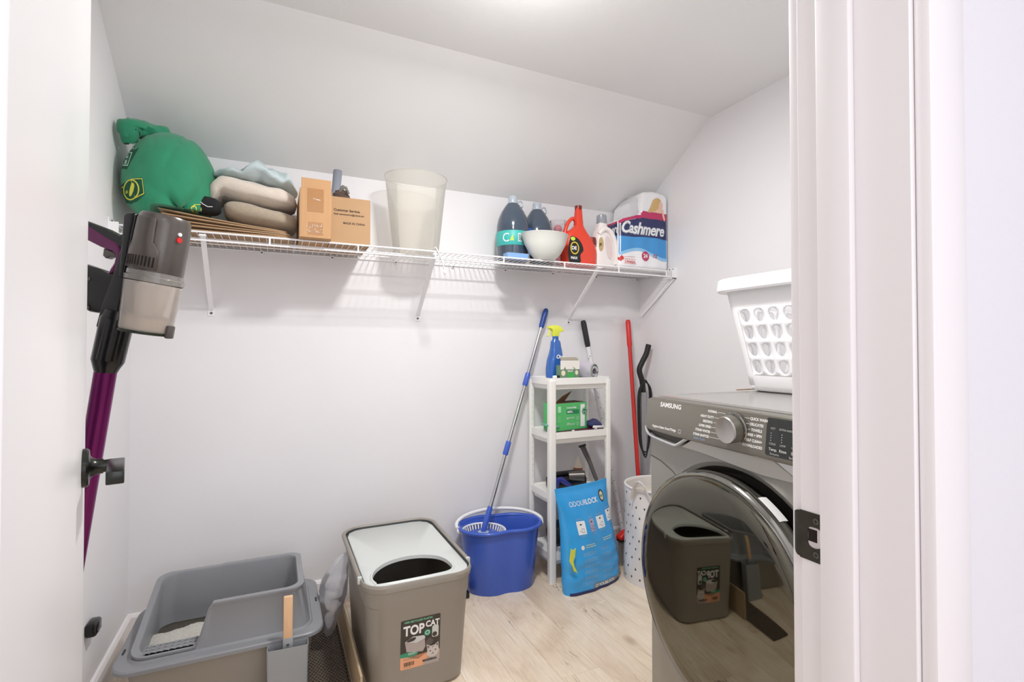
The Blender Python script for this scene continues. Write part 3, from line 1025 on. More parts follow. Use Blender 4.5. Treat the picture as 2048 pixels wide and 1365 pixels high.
# red detergent jug
m_red = mat('red_orange_plastic', (222, 66, 42), 0.3, coat=0.2)
m_dkred = mat('dark_red_plastic', (120, 34, 28), 0.35)
m_blk = mat('black_label', (22, 24, 26), 0.45)
rj = thing('detergent_jug', 'red detergent jug with a tall spout, black label and loop handle', 'jug', (1.408, 2.215, ZS), 0)
body = [(-0.088, 0), (0.088, 0), (0.096, 0.02), (0.096, 0.09), (0.075, 0.135), (0.046, 0.185), (0.036, 0.205), (-0.0, 0.205), (-0.06, 0.190), (-0.085, 0.160), (-0.096, 0.12), (-0.096, 0.02)]
mb = MB()
# cross sections stacked: wide base narrowing towards the neck on the right
rings = []
for z, x0, x1, d in ((0, -0.085, 0.090, 0.040), (0.006, -0.092, 0.096, 0.047), (0.08, -0.094, 0.098, 0.050), (0.11, -0.094, 0.088, 0.050), (0.15, -0.088, 0.062, 0.047), (0.172, -0.070, 0.044, 0.042), (0.19, -0.040, 0.034, 0.034), (0.21, -0.020, 0.026, 0.024), (0.30, -0.014, 0.020, 0.0165), (0.302, -0.012, 0.018, 0.015)):
    rings.append([(p[0], p[1], z) for p in rrect((x1 - x0) / 2, d, min((x1 - x0) / 2, d) * 0.75, 0, (x0 + x1) / 2, 0, 6)])
mb.loft(rings)
mb.build('jug_body', m_red, rj)
MB().lathe([(0.0185, 0.290), (0.0185, 0.312), (0.014, 0.314)], 24, c=(0.003, 0, 0)).build('spout_rim', m_dkred, rj)
MB().tube(catmull([(-0.012, 0, 0.232), (-0.030, 0, 0.245), (-0.055, 0, 0.225), (-0.072, 0, 0.190), (-0.082, 0, 0.150)], 6), 0.012, 12, flat=0.8).build('handle', m_red, rj)
MB().lathe([(0.02, 0.100), (0.02, 0.128), (0.016, 0.132)], 20, c=(0.074, -0.02, 0.02)).build('tap', m_dkred, rj)
jf = lambda u, v: (u, -0.0515, v)
print_mesh('label', [cat2([(-0.085, 0.012), (-0.02, 0.012), (-0.018, 0.05), (0.0, 0.075), (-0.012, 0.11), (-0.04, 0.135), (-0.08, 0.13)], 5)], jf, m_blk, rj, 2)
jf2 = lambda u, v: (u, -0.0524, v)
print_mesh('label_ring', outline(circ2(-0.052, 0.082, 0.026, 0.032), 0.006), jf2, mat('gold_print', (222, 190, 60), 0.5), rj, 1)
text('label_lettering', [('DE', -0.070, 0.074, 0.024, dict(bold=0.0008)), ('MAX', -0.075, 0.026, 0.018, dict(bold=0.0006))], jf2, m_white, rj)
print_mesh('label_leaf', [circ2(-0.062, 0.128, 0.014, 0.010, 10)], jf2, m_leafg, rj, 1)

# small clear cup with pink inside, behind
m_clear = film('clear_thin_plastic', (240, 240, 242), clear=0.75, gloss=0.2, rough=0.05)
m_pink = mat('pink_plastic', (222, 120, 132), 0.4)
cp = thing('plastic_cup', 'clear plastic cup holding a pink ball behind the red jug', 'cup', (1.365, 2.345, ZS))
MB().lathe([(0.0, 0.002), (0.036, 0.002), (0.046, 0.255), (0.047, 0.258)], 28, cap0=False, cap1=False).build('cup_wall', m_clear, cp)
mb = MB(); mb.ball((0, 0, 0.218), 0.022, 0.022, 0.022, 10); mb.tube([(0, 0, 0.004), (0, 0, 0.2)], 0.01, 10); mb.build('pink_ball', m_pink, cp)

# white detergent jug
m_jugw = mat('white_glossy_jug', (236, 230, 228), 0.3)
m_capclear = mat('grey_clear_cap', (150, 156, 164), 0.15, spec=0.7)
wj = thing('detergent_jug', 'white detergent jug with an arched handle and grey see-through cap', 'jug', (1.567, 2.225, ZS), 0)
rings = []
for z, x0, x1, d in ((0, -0.062, 0.064, 0.036), (0.006, -0.068, 0.070, 0.042), (0.10, -0.066, 0.066, 0.044), (0.16, -0.056, 0.050, 0.042), (0.19, -0.046, 0.036, 0.038), (0.215, -0.036, 0.024, 0.030), (0.235, -0.030, 0.020, 0.024), (0.240, -0.029, 0.019, 0.023)):
    rings.append([(p[0], p[1], z) for p in rrect((x1 - x0) / 2, d, min((x1 - x0) / 2, d) * 0.7, 0, (x0 + x1) / 2, 0, 6)])
MB().loft(rings).build('jug_body', m_jugw, wj)
MB().lathe([(0.026, 0.238), (0.028, 0.242), (0.026, 0.280), (0.022, 0.284)], 28, c=(-0.005, 0, 0)).build('cap', m_capclear, wj)
MB().tube(catmull([(-0.040, -0.030, 0.175), (-0.018, -0.040, 0.200), (0.018, -0.044, 0.190), (0.045, -0.046, 0.14), (0.056, -0.046, 0.07), (0.058, -0.040, 0.02)], 6), 0.013, 12).build('handle', m_jugw, wj)
wf = lambda u, v: (u, -0.0455, v)
print_mesh('label', [circ2(-0.040, 0.12, 0.016, 0.036, 20)], wf, mat('gold_label', (196, 170, 120), 0.5), wj, 1)
text('label_lettering', [('JE', -0.050, 0.112, 0.018, dict(bold=0.0008))], lambda u, v: (u, -0.0462, v), m_ink, wj)
print_mesh('hand_hole', [cat2([(-0.002, 0.165), (0.020, 0.15), (0.030, 0.10), (0.026, 0.05), (0.010, 0.05), (-0.006, 0.09), (-0.012, 0.14)], 5)], wf, mat('pinkish_white_plastic', (224, 206, 204), 0.4), wj, 1)

# toilet paper pack
m_film = mat('glossy_white_film', (240, 240, 242), 0.22, coat=0.3, bump=0.2, bscale=25)
tp = thing('toilet_paper_pack', 'large plastic-wrapped toilet paper pack printed Cashmere, beside the right wall', 'toilet paper', (1.752, 2.150, ZS))
out = [(-0.192, 0.0), (0.196, 0.0), (0.198, 0.30), (0.196, 0.40), (0.180, 0.432), (0.120, 0.436), (0.070, 0.430), (0.058, 0.405), (0.055, 0.365), (0.0, 0.335), (-0.09, 0.300), (-0.16, 0.270), (-0.192, 0.235)]
YMAX = 0.245
mb = MB()
NX, NZ = 40, 44
def top_at(x):
    pts = [(-0.128, 0.250), (-0.10, 0.266), (-0.06, 0.278), (-0.02, 0.290), (0.012, 0.312), (0.022, 0.405), (0.045, 0.426), (0.10, 0.434), (0.170, 0.430), (0.198, 0.410)]
    for a, b in zip(pts[:-1], pts[1:]):
        if x <= b[0]:
            t = (x - a[0]) / (b[0] - a[0])
            return a[1] + (b[1] - a[1]) * max(0, t)
    return pts[-1][1]
def pack_front(x, z):
    """y of the front face of the pack: bulged over the rolls, edges rounded back"""
    e = min(x + 0.130, 0.2 - x)
    e2 = min(z, top_at(x) - z)
    y = 0.0
    for d in (e, e2):
        if d < 0.022: y += 0.022 - sqrt(max(0, 0.022 ** 2 - (0.022 - max(0, d)) ** 2))
    y += 0.0022 * (1 + cos(2 * pi * (x + 0.03) / 0.098)) + 0.0015 * noise.noise(Vector((x * 18, z * 18, 3)))
    return y
front, back = [], []
for i in range(NX + 1):
    x = -0.128 + 0.326 * i / NX
    tz = top_at(x)
    front.append([(x, pack_front(x, tz * j / NZ), tz * j / NZ) for j in range(NZ + 1)])
F = [[mb.v(p) for p in r] for r in front]
def yback(z):
    return min(YMAX, (YB - 0.012 - 2.150) if ZS + z < 1.90 else (YS + (ZC - (ZS + z)) / (ZC - ZK) * (YB - YS)) - 0.014 - 2.150)
B = [[mb.v((p[0], yback(p[2]), p[2])) for p in r] for r in front]
for i in range(NX):
    for j in range(NZ):
        mb.f([F[i][j], F[i + 1][j], F[i + 1][j + 1], F[i][j + 1]])
        mb.f([B[i][j], B[i][j + 1], B[i + 1][j + 1], B[i + 1][j]])
    mb.f([F[i][NZ], F[i + 1][NZ], B[i + 1][NZ], B[i][NZ]])
    mb.f([F[i][0], B[i][0], B[i + 1][0], F[i + 1][0]])
for j in range(NZ):
    mb.f([F[0][j], F[0][j + 1], B[0][j + 1], B[0][j]])
    mb.f([F[NX][j], B[NX][j], B[NX][j + 1], F[NX][j + 1]])
mb.build('wrapped_rolls', m_film, tp, sharp=70)
def pk(off):
    return lambda u, v: (u, pack_front(u, v) - off, v)
def clipped(f0, f1, x0, x1, n=26):
    """region between two curves"""
    out = []
    for i in range(n):
        a = x0 + (x1 - x0) * i / n; b = x0 + (x1 - x0) * (i + 1) / n
        for k in range(6):
            q0a, q1a = f0(a), max(f0(a), f1(a)); q0b, q1b = f0(b), max(f0(b), f1(b))
            z = lambda p, q, s: p + (q - p) * s / 6
            out.append([(a, z(q0a, q1a, k)), (b, z(q0b, q1b, k)), (b, z(q0b, q1b, k + 1)), (a, z(q0a, q1a, k + 1))])
    return out
m_pnavy = mat('navy_film_print', (30, 42, 92), 0.22, coat=0.3)
m_pblue = mat('sky_blue_film_print', (60, 148, 214), 0.22, coat=0.3)
m_pblue2 = mat('pale_blue_film_print', (140, 196, 236), 0.22, coat=0.3)
m_pink2 = mat('raspberry_film_print', (190, 44, 96), 0.22, coat=0.3)
wave = lambda x: 0.085 + 0.022 * sin((x + 0.10) * 17)
mid = lambda x: 0.172 + 0.004 * sin(x * 20)
navt = lambda x: min(top_at(x) - 0.012, 0.278)
print_mesh('sky_blue_band', clipped(wave, mid, -0.126, 0.194), pk(0.0008), m_pblue, tp)
print_mesh('pale_wave', clipped(lambda x: wave(x) - 0.010, lambda x: wave(x) + 0.006, -0.125, 0.193), pk(0.0013), m_pblue2, tp)
print_mesh('navy_band', clipped(mid, navt, -0.126, 0.194), pk(0.0010), m_pnavy, tp)
print_mesh('raspberry_band', clipped(lambda x: navt(x) - 0.001, lambda x: min(top_at(x) - 0.006, navt(x) + 0.036), 0.01, 0.193) + clipped(lambda x: navt(x) - 0.008, lambda x: min(top_at(x) - 0.003, navt(x) + 0.012), -0.125, 0.01), pk(0.0014), m_pink2, tp)
m_hair = mat('blonde_print', (208, 174, 116), 0.3); m_skin = mat('skin_print', (238, 196, 172), 0.3)
print_mesh('printed_figure_hair', [cat2([(0.060, 0.312), (0.078, 0.345), (0.095, 0.382), (0.122, 0.394), (0.146, 0.384), (0.150, 0.36), (0.130, 0.345), (0.118, 0.325), (0.09, 0.316)], 5)], pk(0.0020), m_hair, tp, 2)
print_mesh('printed_figure_skin', [cat2([(0.128, 0.350), (0.138, 0.378), (0.152, 0.376), (0.160, 0.355), (0.150, 0.335), (0.135, 0.335)], 5), cat2([(0.105, 0.315), (0.15, 0.315), (0.148, 0.335), (0.128, 0.338)], 4), [(0.150, 0.335), (0.163, 0.338), (0.176, 0.285), (0.172, 0.270), (0.160, 0.295)]], pk(0.0024), m_skin, tp, 1)
m_sil = mat('silver_grey_print', (150, 160, 178), 0.3)
text('lettering', [('Cashmere', -0.122, 0.188, 0.086, dict(shear=0.30, bold=0.0046, sx=0.84, space=0.95))], pk(0.0017), m_sil, tp)
text('lettering', [('Cashmere', -0.122, 0.189, 0.086, dict(shear=0.30, bold=0.0016, sx=0.84, space=0.95))], pk(0.0025), m_white, tp)
m_redp = mat('red_print', (206, 60, 52), 0.4)
leaf = [(0, -10), (1, -4), (7, -5), (6, -3), (10, 1), (8, 2), (8, 5), (4, 3), (4, 8), (2, 7), (0, 11), (-2, 7), (-4, 8), (-4, 3), (-8, 5), (-8, 2), (-10, 1), (-6, -3), (-7, -5), (-1, -4)]
print_mesh('maple_leaf_print', [[(-0.116 + x * 0.0016, 0.050 + y * 0.0016) for x, y in leaf]], pk(0.0016), m_redp, tp, 1)
text('small_lettering', [('CANADA', -0.098, 0.030, 0.017, dict(bold=0.0004)), ('MADE IN / FAIT AU', -0.098, 0.046, 0.0085, {})], pk(0.0016), m_redp, tp)
print_mesh('red_rule', [[(-0.10, 0.024), (-0.02, 0.026), (-0.02, 0.028), (-0.10, 0.026)], [(-0.10, 0.060), (-0.03, 0.062), (-0.03, 0.0635), (-0.10, 0.0615)]], pk(0.0016), m_redp, tp, 1)
print_mesh('round_badge', [circ2(0.040, 0.072, 0.026, 0.026)], pk(0.0016), m_pink2, tp, 1)
text('badge_number', [('24', 0.024, 0.063, 0.030, dict(bold=0.001)), ('= 72', 0.070, 0.068, 0.024, dict(shear=0.2))], pk(0.0024), m_white, tp)
text('badge_rolls', [('72', 0.088, 0.067, 0.026, dict(shear=0.2, bold=0.0006))], pk(0.0030), m_pink2, tp)
ps_ = lambda off: (lambda u, v: (-0.1282 - off, u, v))
sq_ = lambda a, b: [[(0.022, a), (0.235, a), (0.235, b), (0.022, b)]]
print_mesh('side_sky_blue_band', sq_(0.075, 0.172), ps_(0.0006), m_pblue, tp)
print_mesh('side_navy_band', sq_(0.172, 0.238), ps_(0.0006), m_pnavy, tp)
print_mesh('side_raspberry_band', sq_(0.238, 0.248), ps_(0.0006), m_pink2, tp)
text('side_lettering', [('Cashmere', 0.0, 0.0, 0.086, dict(shear=0.30, bold=0.0016, sx=0.60, space=0.95))], lambda u, v: (-0.1292, 0.215 - u, 0.186 + v * 0.8) , m_white, tp)
# clear film tail at the top left of the pack
mb = MB()
tail = catmull([(-0.12, 0.05, 0.262), (-0.08, 0.03, 0.300), (-0.04, 0.04, 0.335), (-0.02, 0.06, 0.38), (-0.04, 0.08, 0.42)], 5)
tail2 = catmull([(-0.12, 0.02, 0.258), (-0.05, 0.01, 0.284), (0.0, 0.01, 0.298), (0.012, 0.02, 0.34), (0.020, 0.04, 0.40)], 5)
mb.loft([[a, b] for a, b in zip(tail, tail2)], False, False, closed=False)
mb.disp(lambda v: v + noise.noise_vector(v * 30) * 0.008 if v.z > 0.28 else v)
mb.build('film_tail', m_clear, tp, recalc=False)
# ================================================================== washing machine
m_wgrey = mat('washer_grey_enamel', (156, 154, 148), 0.34, 0.35, bump=0.02, bscale=30)
m_wtop = mat('washer_top_steel', (172, 170, 166), 0.22, 0.55)
m_wpanel = mat('washer_panel_bronze_grey', (128, 125, 116), 0.3, 0.55)
m_wlight = mat('washer_light_band', (186, 184, 178), 0.3, 0.35)
m_wdark = mat('washer_dark_recess', (58, 55, 50), 0.4)
m_wglass = mat('washer_dark_mirror_glass', (112, 110, 100), 0.03, 1.0)
m_chromering = mat('smoky_chrome_ring', (150, 150, 146), 0.12, 1.0)
m_disp = mat('black_display', (26, 32, 30), 0.12, coat=0.5)
m_print = mat('white_print', (240, 240, 238), 0.5)
m_dimp = mat('dim_print', (196, 196, 190), 0.5)
m_bluep = mat('faded_blue_print', (140, 160, 188), 0.5)
wa = thing('washing_machine', 'grey front-loading washing machine with big dark glass door, under the laundry basket', 'washing machine', (1.0565, 0.94, 0), atan2(-0.997, -0.08))
WH, WD, HH = 0.343, 0.80, 0.985
# cabinet with a round well behind the door
mb = MB()
DC, DR = 0.515, 0.300
N = 64
def sq(a):
    c, s = cos(a), sin(a)
    # ray from the door centre to the front rectangle
    x0, x1, z0, z1 = -WH, WH, 0.012 - DC, 0.862 - DC
    t = 9
    if c > 1e-9: t = min(t, x1 / c)
    if c < -1e-9: t = min(t, x0 / c)
    if s > 1e-9: t = min(t, z1 / s)
    if s < -1e-9: t = min(t, z0 / s)
    return (c * t, s * t)
angs = sorted(set([2 * pi * k / N for k in range(N)] + [atan2(z, x) % (2 * pi) for x in (-WH, WH) for z in (0.012 - DC, 0.862 - DC)]))
ring = lambda r, y: [(r * cos(a), y, DC + r * sin(a)) for a in angs]
outer = [(sq(a)[0], 0.0, DC + sq(a)[1]) for a in angs]
back = [(sq(a)[0], WD - 0.0, DC + sq(a)[1]) for a in angs]
mb.loft([back, [(p[0], 0.006, p[2]) for p in outer], [(p[0] * 0.985, 0.0, DC + (p[2] - DC) * 0.985) for p in outer], ring(DR + 0.022, 0.0), ring(DR + 0.010, 0.006)], True, False)
mb.build('cabinet', m_wgrey, wa, sharp=25)
mb = MB()
mb.loft([ring(DR + 0.0105, 0.005), ring(DR - 0.01, 0.04), ring(0.20, 0.055)], False, True)
mb.build('door_well', m_wdark, wa)
# upper body under the top plate
mb = MB(); mb.box((-WH, 0.03, 0.862), (WH, WD, 0.968)); mb.build('upper_body', m_wgrey, wa, smooth=False)
# seam below the front band
mb = MB()
for k, (p, q) in enumerate(zip([(-WH, 0.795), (-0.29, 0.787), (-0.235, 0.768)], [(-0.29, 0.787), (-0.235, 0.768), (-0.20, 0.748)])):
    mb.loft([[(p[0], -0.0008, p[1] - 0.0012), (p[0], -0.0008, p[1] + 0.0012), (p[0], 0.001, p[1])], [(q[0], -0.0008, q[1] - 0.0012), (q[0], -0.0008, q[1] + 0.0012), (q[0], 0.001, q[1])]])
mb.build('front_seam', m_wdark, wa)
# top plate
mb = MB()
mb.loft([rrect(WH - 0.002, WD / 2 - 0.012, 0.02, 0.962, 0, WD / 2 + 0.014), rrect(WH, WD / 2 - 0.010, 0.022, 0.970, 0, WD / 2 + 0.012), rrect(WH, WD / 2 - 0.010, 0.022, 0.982, 0, WD / 2 + 0.012), rrect(WH - 0.006, WD / 2 - 0.016, 0.02, 0.986, 0, WD / 2 + 0.012),
         rrect(WH - 0.022, WD / 2 - 0.034, 0.016, 0.9862, 0, WD / 2 + 0.012), rrect(WH - 0.026, WD / 2 - 0.038, 0.014, 0.984, 0, WD / 2 + 0.012)])
mb.build('top_plate', m_wtop, wa, sharp=20)
# control panel: slanted front, rounded lower left corner
yp = lambda z: -0.026 + (z - 0.872) * 0.10
lo = [(-WH + 0.004, 0.905), (-WH + 0.010, 0.889), (-WH + 0.025, 0.880), (-0.20, 0.876), (WH - 0.012, 0.876), (WH, 0.890)]
hi = [(WH, 0.962), (WH - 0.02, 0.980), (-WH + 0.028, 0.980), (-WH + 0.012, 0.975), (-WH + 0.006, 0.955)]
mb = MB()
P = lo + hi
a = [mb.v((x, yp(z), z)) for x, z in P]; b = [mb.v((x, 0.034, z)) for x, z in P]
mb.f(a); mb.f(b[::-1])
for i in range(len(P)): mb.f([a[(i + 1) % len(P)], a[i], b[i], b[(i + 1) % len(P)]])
mb.bevel(0.005, 3, 40)
mb.build('control_panel', m_wpanel, wa, sharp=30)
pf = lambda off: (lambda u, v: (u, yp(v) - off, v))
# recessed grip of the detergent drawer, bright lip below it
mb = MB()
P = [(-WH + 0.004, 0.888), (-0.338, 0.872), (-0.300, 0.862), (-0.200, 0.855), (-0.150, 0.878), (-0.17, 0.884)]
mb.prism(P, -0.010, 0.002); mb.build('drawer_grip', m_wdark, wa, smooth=False)
mb = MB()
path = catmull([(-WH + 0.002, -0.016, 0.888), (-WH + 0.006, -0.016, 0.874), (-0.315, -0.016, 0.861), (-0.25, -0.016, 0.853), (-0.205, -0.016, 0.850), (-0.190, -0.016, 0.854), (-0.145, -0.016, 0.880)], 5)
mb.tube(path, 0.0050, 8)
mb.build('drawer_lip', mat('bright_silver_plastic', (214, 216, 216), 0.25, 0.6), wa)
# light angled band below the panel
mb = MB()
P = [(-0.186, 0.848), (-0.138, 0.876), (0.130, 0.877), (0.190, 0.850), (0.150, 0.826), (-0.14, 0.838)]
mb.prism([(-0.186, 0.848), (-0.138, 0.876), (0.138, 0.876), (0.215, 0.835), (0.10, 0.832), (-0.10, 0.846)], -0.0105, 0.001)
mb.bevel(0.002, 1)
mb.build('light_band', m_wlight, wa, sharp=25)
mb = MB(); mb.prism([(0.140, 0.876), (WH - 0.002, 0.876), (WH - 0.002, 0.82), (0.22, 0.835)], -0.012, 0.001); mb.bevel(0.002, 1)
mb.build('bright_band', mat('bright_silver_plastic', (214, 216, 216)), wa, sharp=25)
# knob
mb = MB(); mb.m = Matrix.Translation((0.034, yp(0.932), 0.934)) @ Matrix.Rotation(radians(90 + 5.7), 4, 'X')
mb.lathe([(0.040, 0.0), (0.040, 0.003), (0.0375, 0.005), (0.0375, 0.008)], 48); mb.build('knob_ring', m_chromering, wa)
mb = MB(); mb.m = Matrix.Translation((0.034, yp(0.932), 0.934)) @ Matrix.Rotation(radians(90 + 5.7), 4, 'X')
mb.lathe([(0.0345, 0.006), (0.034, 0.028), (0.0335, 0.030)], 48)
kb = mb.build('knob', m_wpanel, wa)
mb = MB(); mb.m = Matrix.Translation((0.034, yp(0.932), 0.934)) @ Matrix.Rotation(radians(90 + 5.7), 4, 'X')
mb.lathe([(0.0335, 0.0301), (0.0318, 0.0335), (0.031, 0.0330)], 48)
mb.build('knob_face', mat('brushed_steel', (190, 186, 182), 0.32, 0.9), kb)
# writing
text('lettering', [('SAMSUNG', -0.266, 0.957, 0.0185, dict(bold=0.0006, sx=1.12))], pf(0.0006), m_print, wa)
text('small_lettering', [('Hygiene Steam SmartThings', -0.298, 0.892, 0.0098, dict(bold=0.0003))], pf(0.0006), m_print, wa)
print_mesh('small_icon', outline([(-0.176, 0.890), (-0.166, 0.890), (-0.166, 0.900), (-0.176, 0.900)], 0.0012), pf(0.0006), m_print, wa)
L = ['NORMAL', 'HEAVY DUTY', 'BEDDING', 'SUPER SPEED', 'STEAM WHITES', 'STEAM SANITIZE']
zl = [0.966, 0.951, 0.938, 0.925, 0.912, 0.899]
R_ = ['QUICK WASH', 'DELICATES', 'TOWELS', 'RINSE + SPIN', 'SELF CLEAN+', 'DOWNLOADED']
xr = [0.079, 0.079, 0.084, 0.070, 0.070, 0.060]
T = [(s, -0.030 - 0.008 * (i > 0) - 0.004 * i * 0.8, z - 0.003, 0.0088, dict(align='RIGHT', bold=0.0003, sx=0.92)) for i, (s, z) in enumerate(zip(L, zl))]
T += [(s, x, z - 0.003, 0.0088, dict(bold=0.0003, sx=0.92)) for s, x, z in zip(R_, xr, (0.964, 0.951, 0.938, 0.926, 0.913, 0.900))]
text('cycle_lettering', T[:6], pf(0.0006), m_print, wa); text('cycle_lettering', T[6:], pf(0.0006), m_print, wa)
text('cycle_lettering', [('Steam Cycle', -0.112, 0.886, 0.0088, dict(bold=0.0002))], pf(0.0006), m_bluep, wa)
ln = []
for i, z in enumerate(zl):
    ln += strokes([(-0.028 - 0.008 * (i > 0) - 0.0032 * i, z), (-0.016 if i else -0.004, z)], 0.0009)
ln += strokes([(-0.004, 0.966), (-0.001, 0.962)], 0.0009)
for x, z in zip(xr, (0.964, 0.951, 0.938, 0.926, 0.913, 0.900)):
    ln += strokes([(x - 0.018, z), (x - 0.002, z)], 0.0009)
print_mesh('cycle_pointer', ln, pf(0.0006), m_print, wa)
print_mesh('display', [rr2(0.128, 0.318, 0.888, 0.973, 0.006)], pf(0.0006), m_disp, wa)
T = [('HOT', 0.140, 0.948, 0.0060, {}), ('COLD', 0.138, 0.913, 0.0066, {}), ('Temp.', 0.138, 0.900, 0.0088, dict(bold=0.0002)), ('EXTRA HIGH', 0.163, 0.948, 0.0060, {}), ('LOW', 0.167, 0.913, 0.0066, {}), ('Rinse', 0.166, 0.900, 0.0088, dict(bold=0.0002)),
     ('HEAVY', 0.197, 0.948, 0.0060, {}), ('LIGHT', 0.197, 0.913, 0.0066, {}), ('Spin', 0.197, 0.900, 0.0088, dict(bold=0.0002)), ('Favourite', 0.142, 0.891, 0.0064, {}), ('Spin Only', 0.192, 0.891, 0.0064, {}),
     ('Soil', 0.23, 0.900, 0.0088, dict(bold=0.0002)), ('Delay', 0.262, 0.900, 0.0088, dict(bold=0.0002)), ('0:58', 0.255, 0.935, 0.026, {})]
text('display_lettering', T, pf(0.0012), m_dimp, wa)
print_mesh('display_dots', [circ2(x, 0.9445 - k * 0.0055, 0.001, 0.001, 6) for x in (0.142, 0.171, 0.203, 0.235) for k in range(1, 5)], pf(0.0012), m_print, wa)
# feet
for x in (-0.30, 0.30):
    for y in (0.05, WD - 0.05):
        MB().lathe([(0.022, 0), (0.022, 0.006), (0.012, 0.007), (0.012, 0.014)], 16, c=(x, y, 0)).build('foot', m_wdark, wa)
# door: smoky ring around a bulged mirror glass
wd = MB()
wd.m = Matrix.Translation((0, 0, DC)) @ Matrix.Rotation(radians(90), 4, 'X')
wd.lathe([(DR - 0.012, 0.004), (DR + 0.002, 0.02), (DR + 0.004, 0.050), (DR + 0.001, 0.064), (DR - 0.006, 0.069), (DR - 0.012, 0.066)], 96, cap0=False, cap1=False)
dr_ = wd.build('door', m_chromering, wa, sharp=60)
g = MB(); g.m = Matrix.Translation((0, 0, DC)) @ Matrix.Rotation(radians(90), 4, 'X')
g.lathe([(DR - 0.010, 0.066), (DR - 0.014, 0.0705), (DR - 0.020, 0.0735)] + [((DR - 0.028) * cos(t), 0.0745 + 0.0075 * sin(t)) for t in [pi / 2 * k / 24 for k in range(1, 24)]], 128, cap0=False, cap1=True)
g.build('door_glass', m_wglass, dr_, sharp=60)
g = MB()
g.m = Matrix.Translation((0, 0, DC)) @ Matrix.Rotation(radians(90), 4, 'X')
pts = [((DR + 0.0045) * cos(a), (DR + 0.0045) * sin(a), 0.036) for a in [radians(52 + 13 * k / 20) for k in range(21)]]
g.loft([[(p[0] * 0.995, p[1] * 0.995, 0.022), (p[0] * 1.003, p[1] * 1.003, 0.036), (p[0], p[1], 0.048)] for p in pts], False, False, closed=False)
g.build('paper_sticker', mat('white_paper_sticker', (226, 226, 224), 0.5), dr_, recalc=False)

# ------------------------------------------------------------------ laundry basket on top
m_bask = mat('white_basket_plastic', (246, 246, 248), 0.35)
lb = thing('laundry_basket', 'white plastic laundry basket with round holes on top of the washing machine', 'basket', (1.665, 0.975, 0.9865))
bx0, by0, bx1, by1 = 0.175, 0.290, 0.245, 0.330   # half sizes at bottom and below the rim
Hb = 0.345
def bwall(s, z):
    """s: side 0..3, returns point function"""
    pass
def wallpt(side, a, z):
    t = z / Hb
    hx_, hy_ = bx0 + (bx1 - bx0) * t, by0 + (by1 - by0) * t
    r = 0.05
    if side == 0: return (-hx_, -a * (hy_ - r), z)
    if side == 2: return (hx_, a * (hy_ - r), z)
    if side == 1: return (a * (hx_ - r), -hy_, z)
    return (-a * (hx_ - r), hy_, z)
mb = MB()
nh = {0: 10, 1: 7, 2: 10, 3: 7}
zr0, zr1, rows_n = 0.055, 0.285, 4
for side_i in range(4):
    n = nh[side_i]
    for i in range(n):
        a0, a1 = -1 + 2 * i / n, -1 + 2 * (i + 1) / n
        for j in range(rows_n):
            z0, z1 = zr0 + (zr1 - zr0) * j / rows_n, zr0 + (zr1 - zr0) * (j + 1) / rows_n
            K = 16
            sqr, hol = [], []
            for k in range(K):
                th = 2 * pi * k / K
                c, s_ = cos(th), sin(th)
                m_ = max(abs(c), abs(s_))
                sqr.append(mb.v(wallpt(side_i, (a0 + a1) / 2 + c / m_ * (a1 - a0) / 2, (z0 + z1) / 2 + s_ / m_ * (z1 - z0) / 2)))
                hol.append(mb.v(wallpt(side_i, (a0 + a1) / 2 + c * 0.31 * (a1 - a0), (z0 + z1) / 2 + s_ * 0.37 * (z1 - z0))))
            for k in range(K):
                mb.f([sqr[k], sqr[(k + 1) % K], hol[(k + 1) % K], hol[k]])
    # solid strips below and above the holes
    for za, zb in ((0.02, zr0), (zr1, Hb)):
        q = [mb.v(wallpt(side_i, -1, za)), mb.v(wallpt(side_i, 1, za)), mb.v(wallpt(side_i, 1, zb)), mb.v(wallpt(side_i, -1, zb))]
        mb.f(q)
# corners and base
for qx, qy, a0 in ((1, 1, 0), (-1, 1, pi / 2), (-1, -1, pi), (1, -1, 3 * pi / 2)):
    rings = []
    for z in (0.02, zr0, zr1, Hb):
        t = z / Hb
        hx_, hy_ = bx0 + (bx1 - bx0) * t, by0 + (by1 - by0) * t
        rings.append([(qx * (hx_ - 0.05) + 0.05 * cos(a0 + pi / 2 * k / 8), qy * (hy_ - 0.05) + 0.05 * sin(a0 + pi / 2 * k / 8), z) for k in range(9)])
    mb.loft(rings, False, False, closed=False)
t0 = 0.02 / Hb
mb.loft([rrect(bx0 - 0.02, by0 - 0.02, 0.04, 0.0), rrect(bx0 - 0.006, by0 - 0.006, 0.048, 0.006), rrect(bx0 + (bx1 - bx0) * t0, by0 + (by1 - by0) * t0, 0.05, 0.02)], True, False)
bmesh.ops.remove_doubles(mb.bm, verts=mb.bm.verts, dist=0.0006)
o = mb.build('basket_wall', m_bask, lb, sharp=70); solid(o, 0.0028)
mb = MB()
mb.loft([rrect(bx1 - 0.002, by1 - 0.002, 0.055, Hb - 0.004), rrect(bx1 + 0.030, by1 + 0.022, 0.07, Hb - 0.006), rrect(bx1 + 0.034, by1 + 0.026, 0.07, Hb), rrect(bx1 + 0.030, by1 + 0.022, 0.068, Hb + 0.036), rrect(bx1 + 0.022, by1 + 0.014, 0.064, Hb + 0.041), rrect(bx1 - 0.002, by1 - 0.002, 0.055, Hb + 0.038), rrect(bx1 - 0.002, by1 - 0.002, 0.055, Hb - 0.004)], False, False)
mb.build('rim', m_bask, lb, sharp=40)
cbd = MB(); cbd.prismz([(1.478, 1.225), (1.475, 1.268), (1.492, 1.290), (1.56, 1.285), (1.60, 1.20)], 0.98625, 0.9864)
cbd = None
pc = MB(); pc.prismz([(1.455, 1.268), (1.466, 1.283), (1.53, 1.280), (1.56, 1.268)], 0.9866, 0.9896)
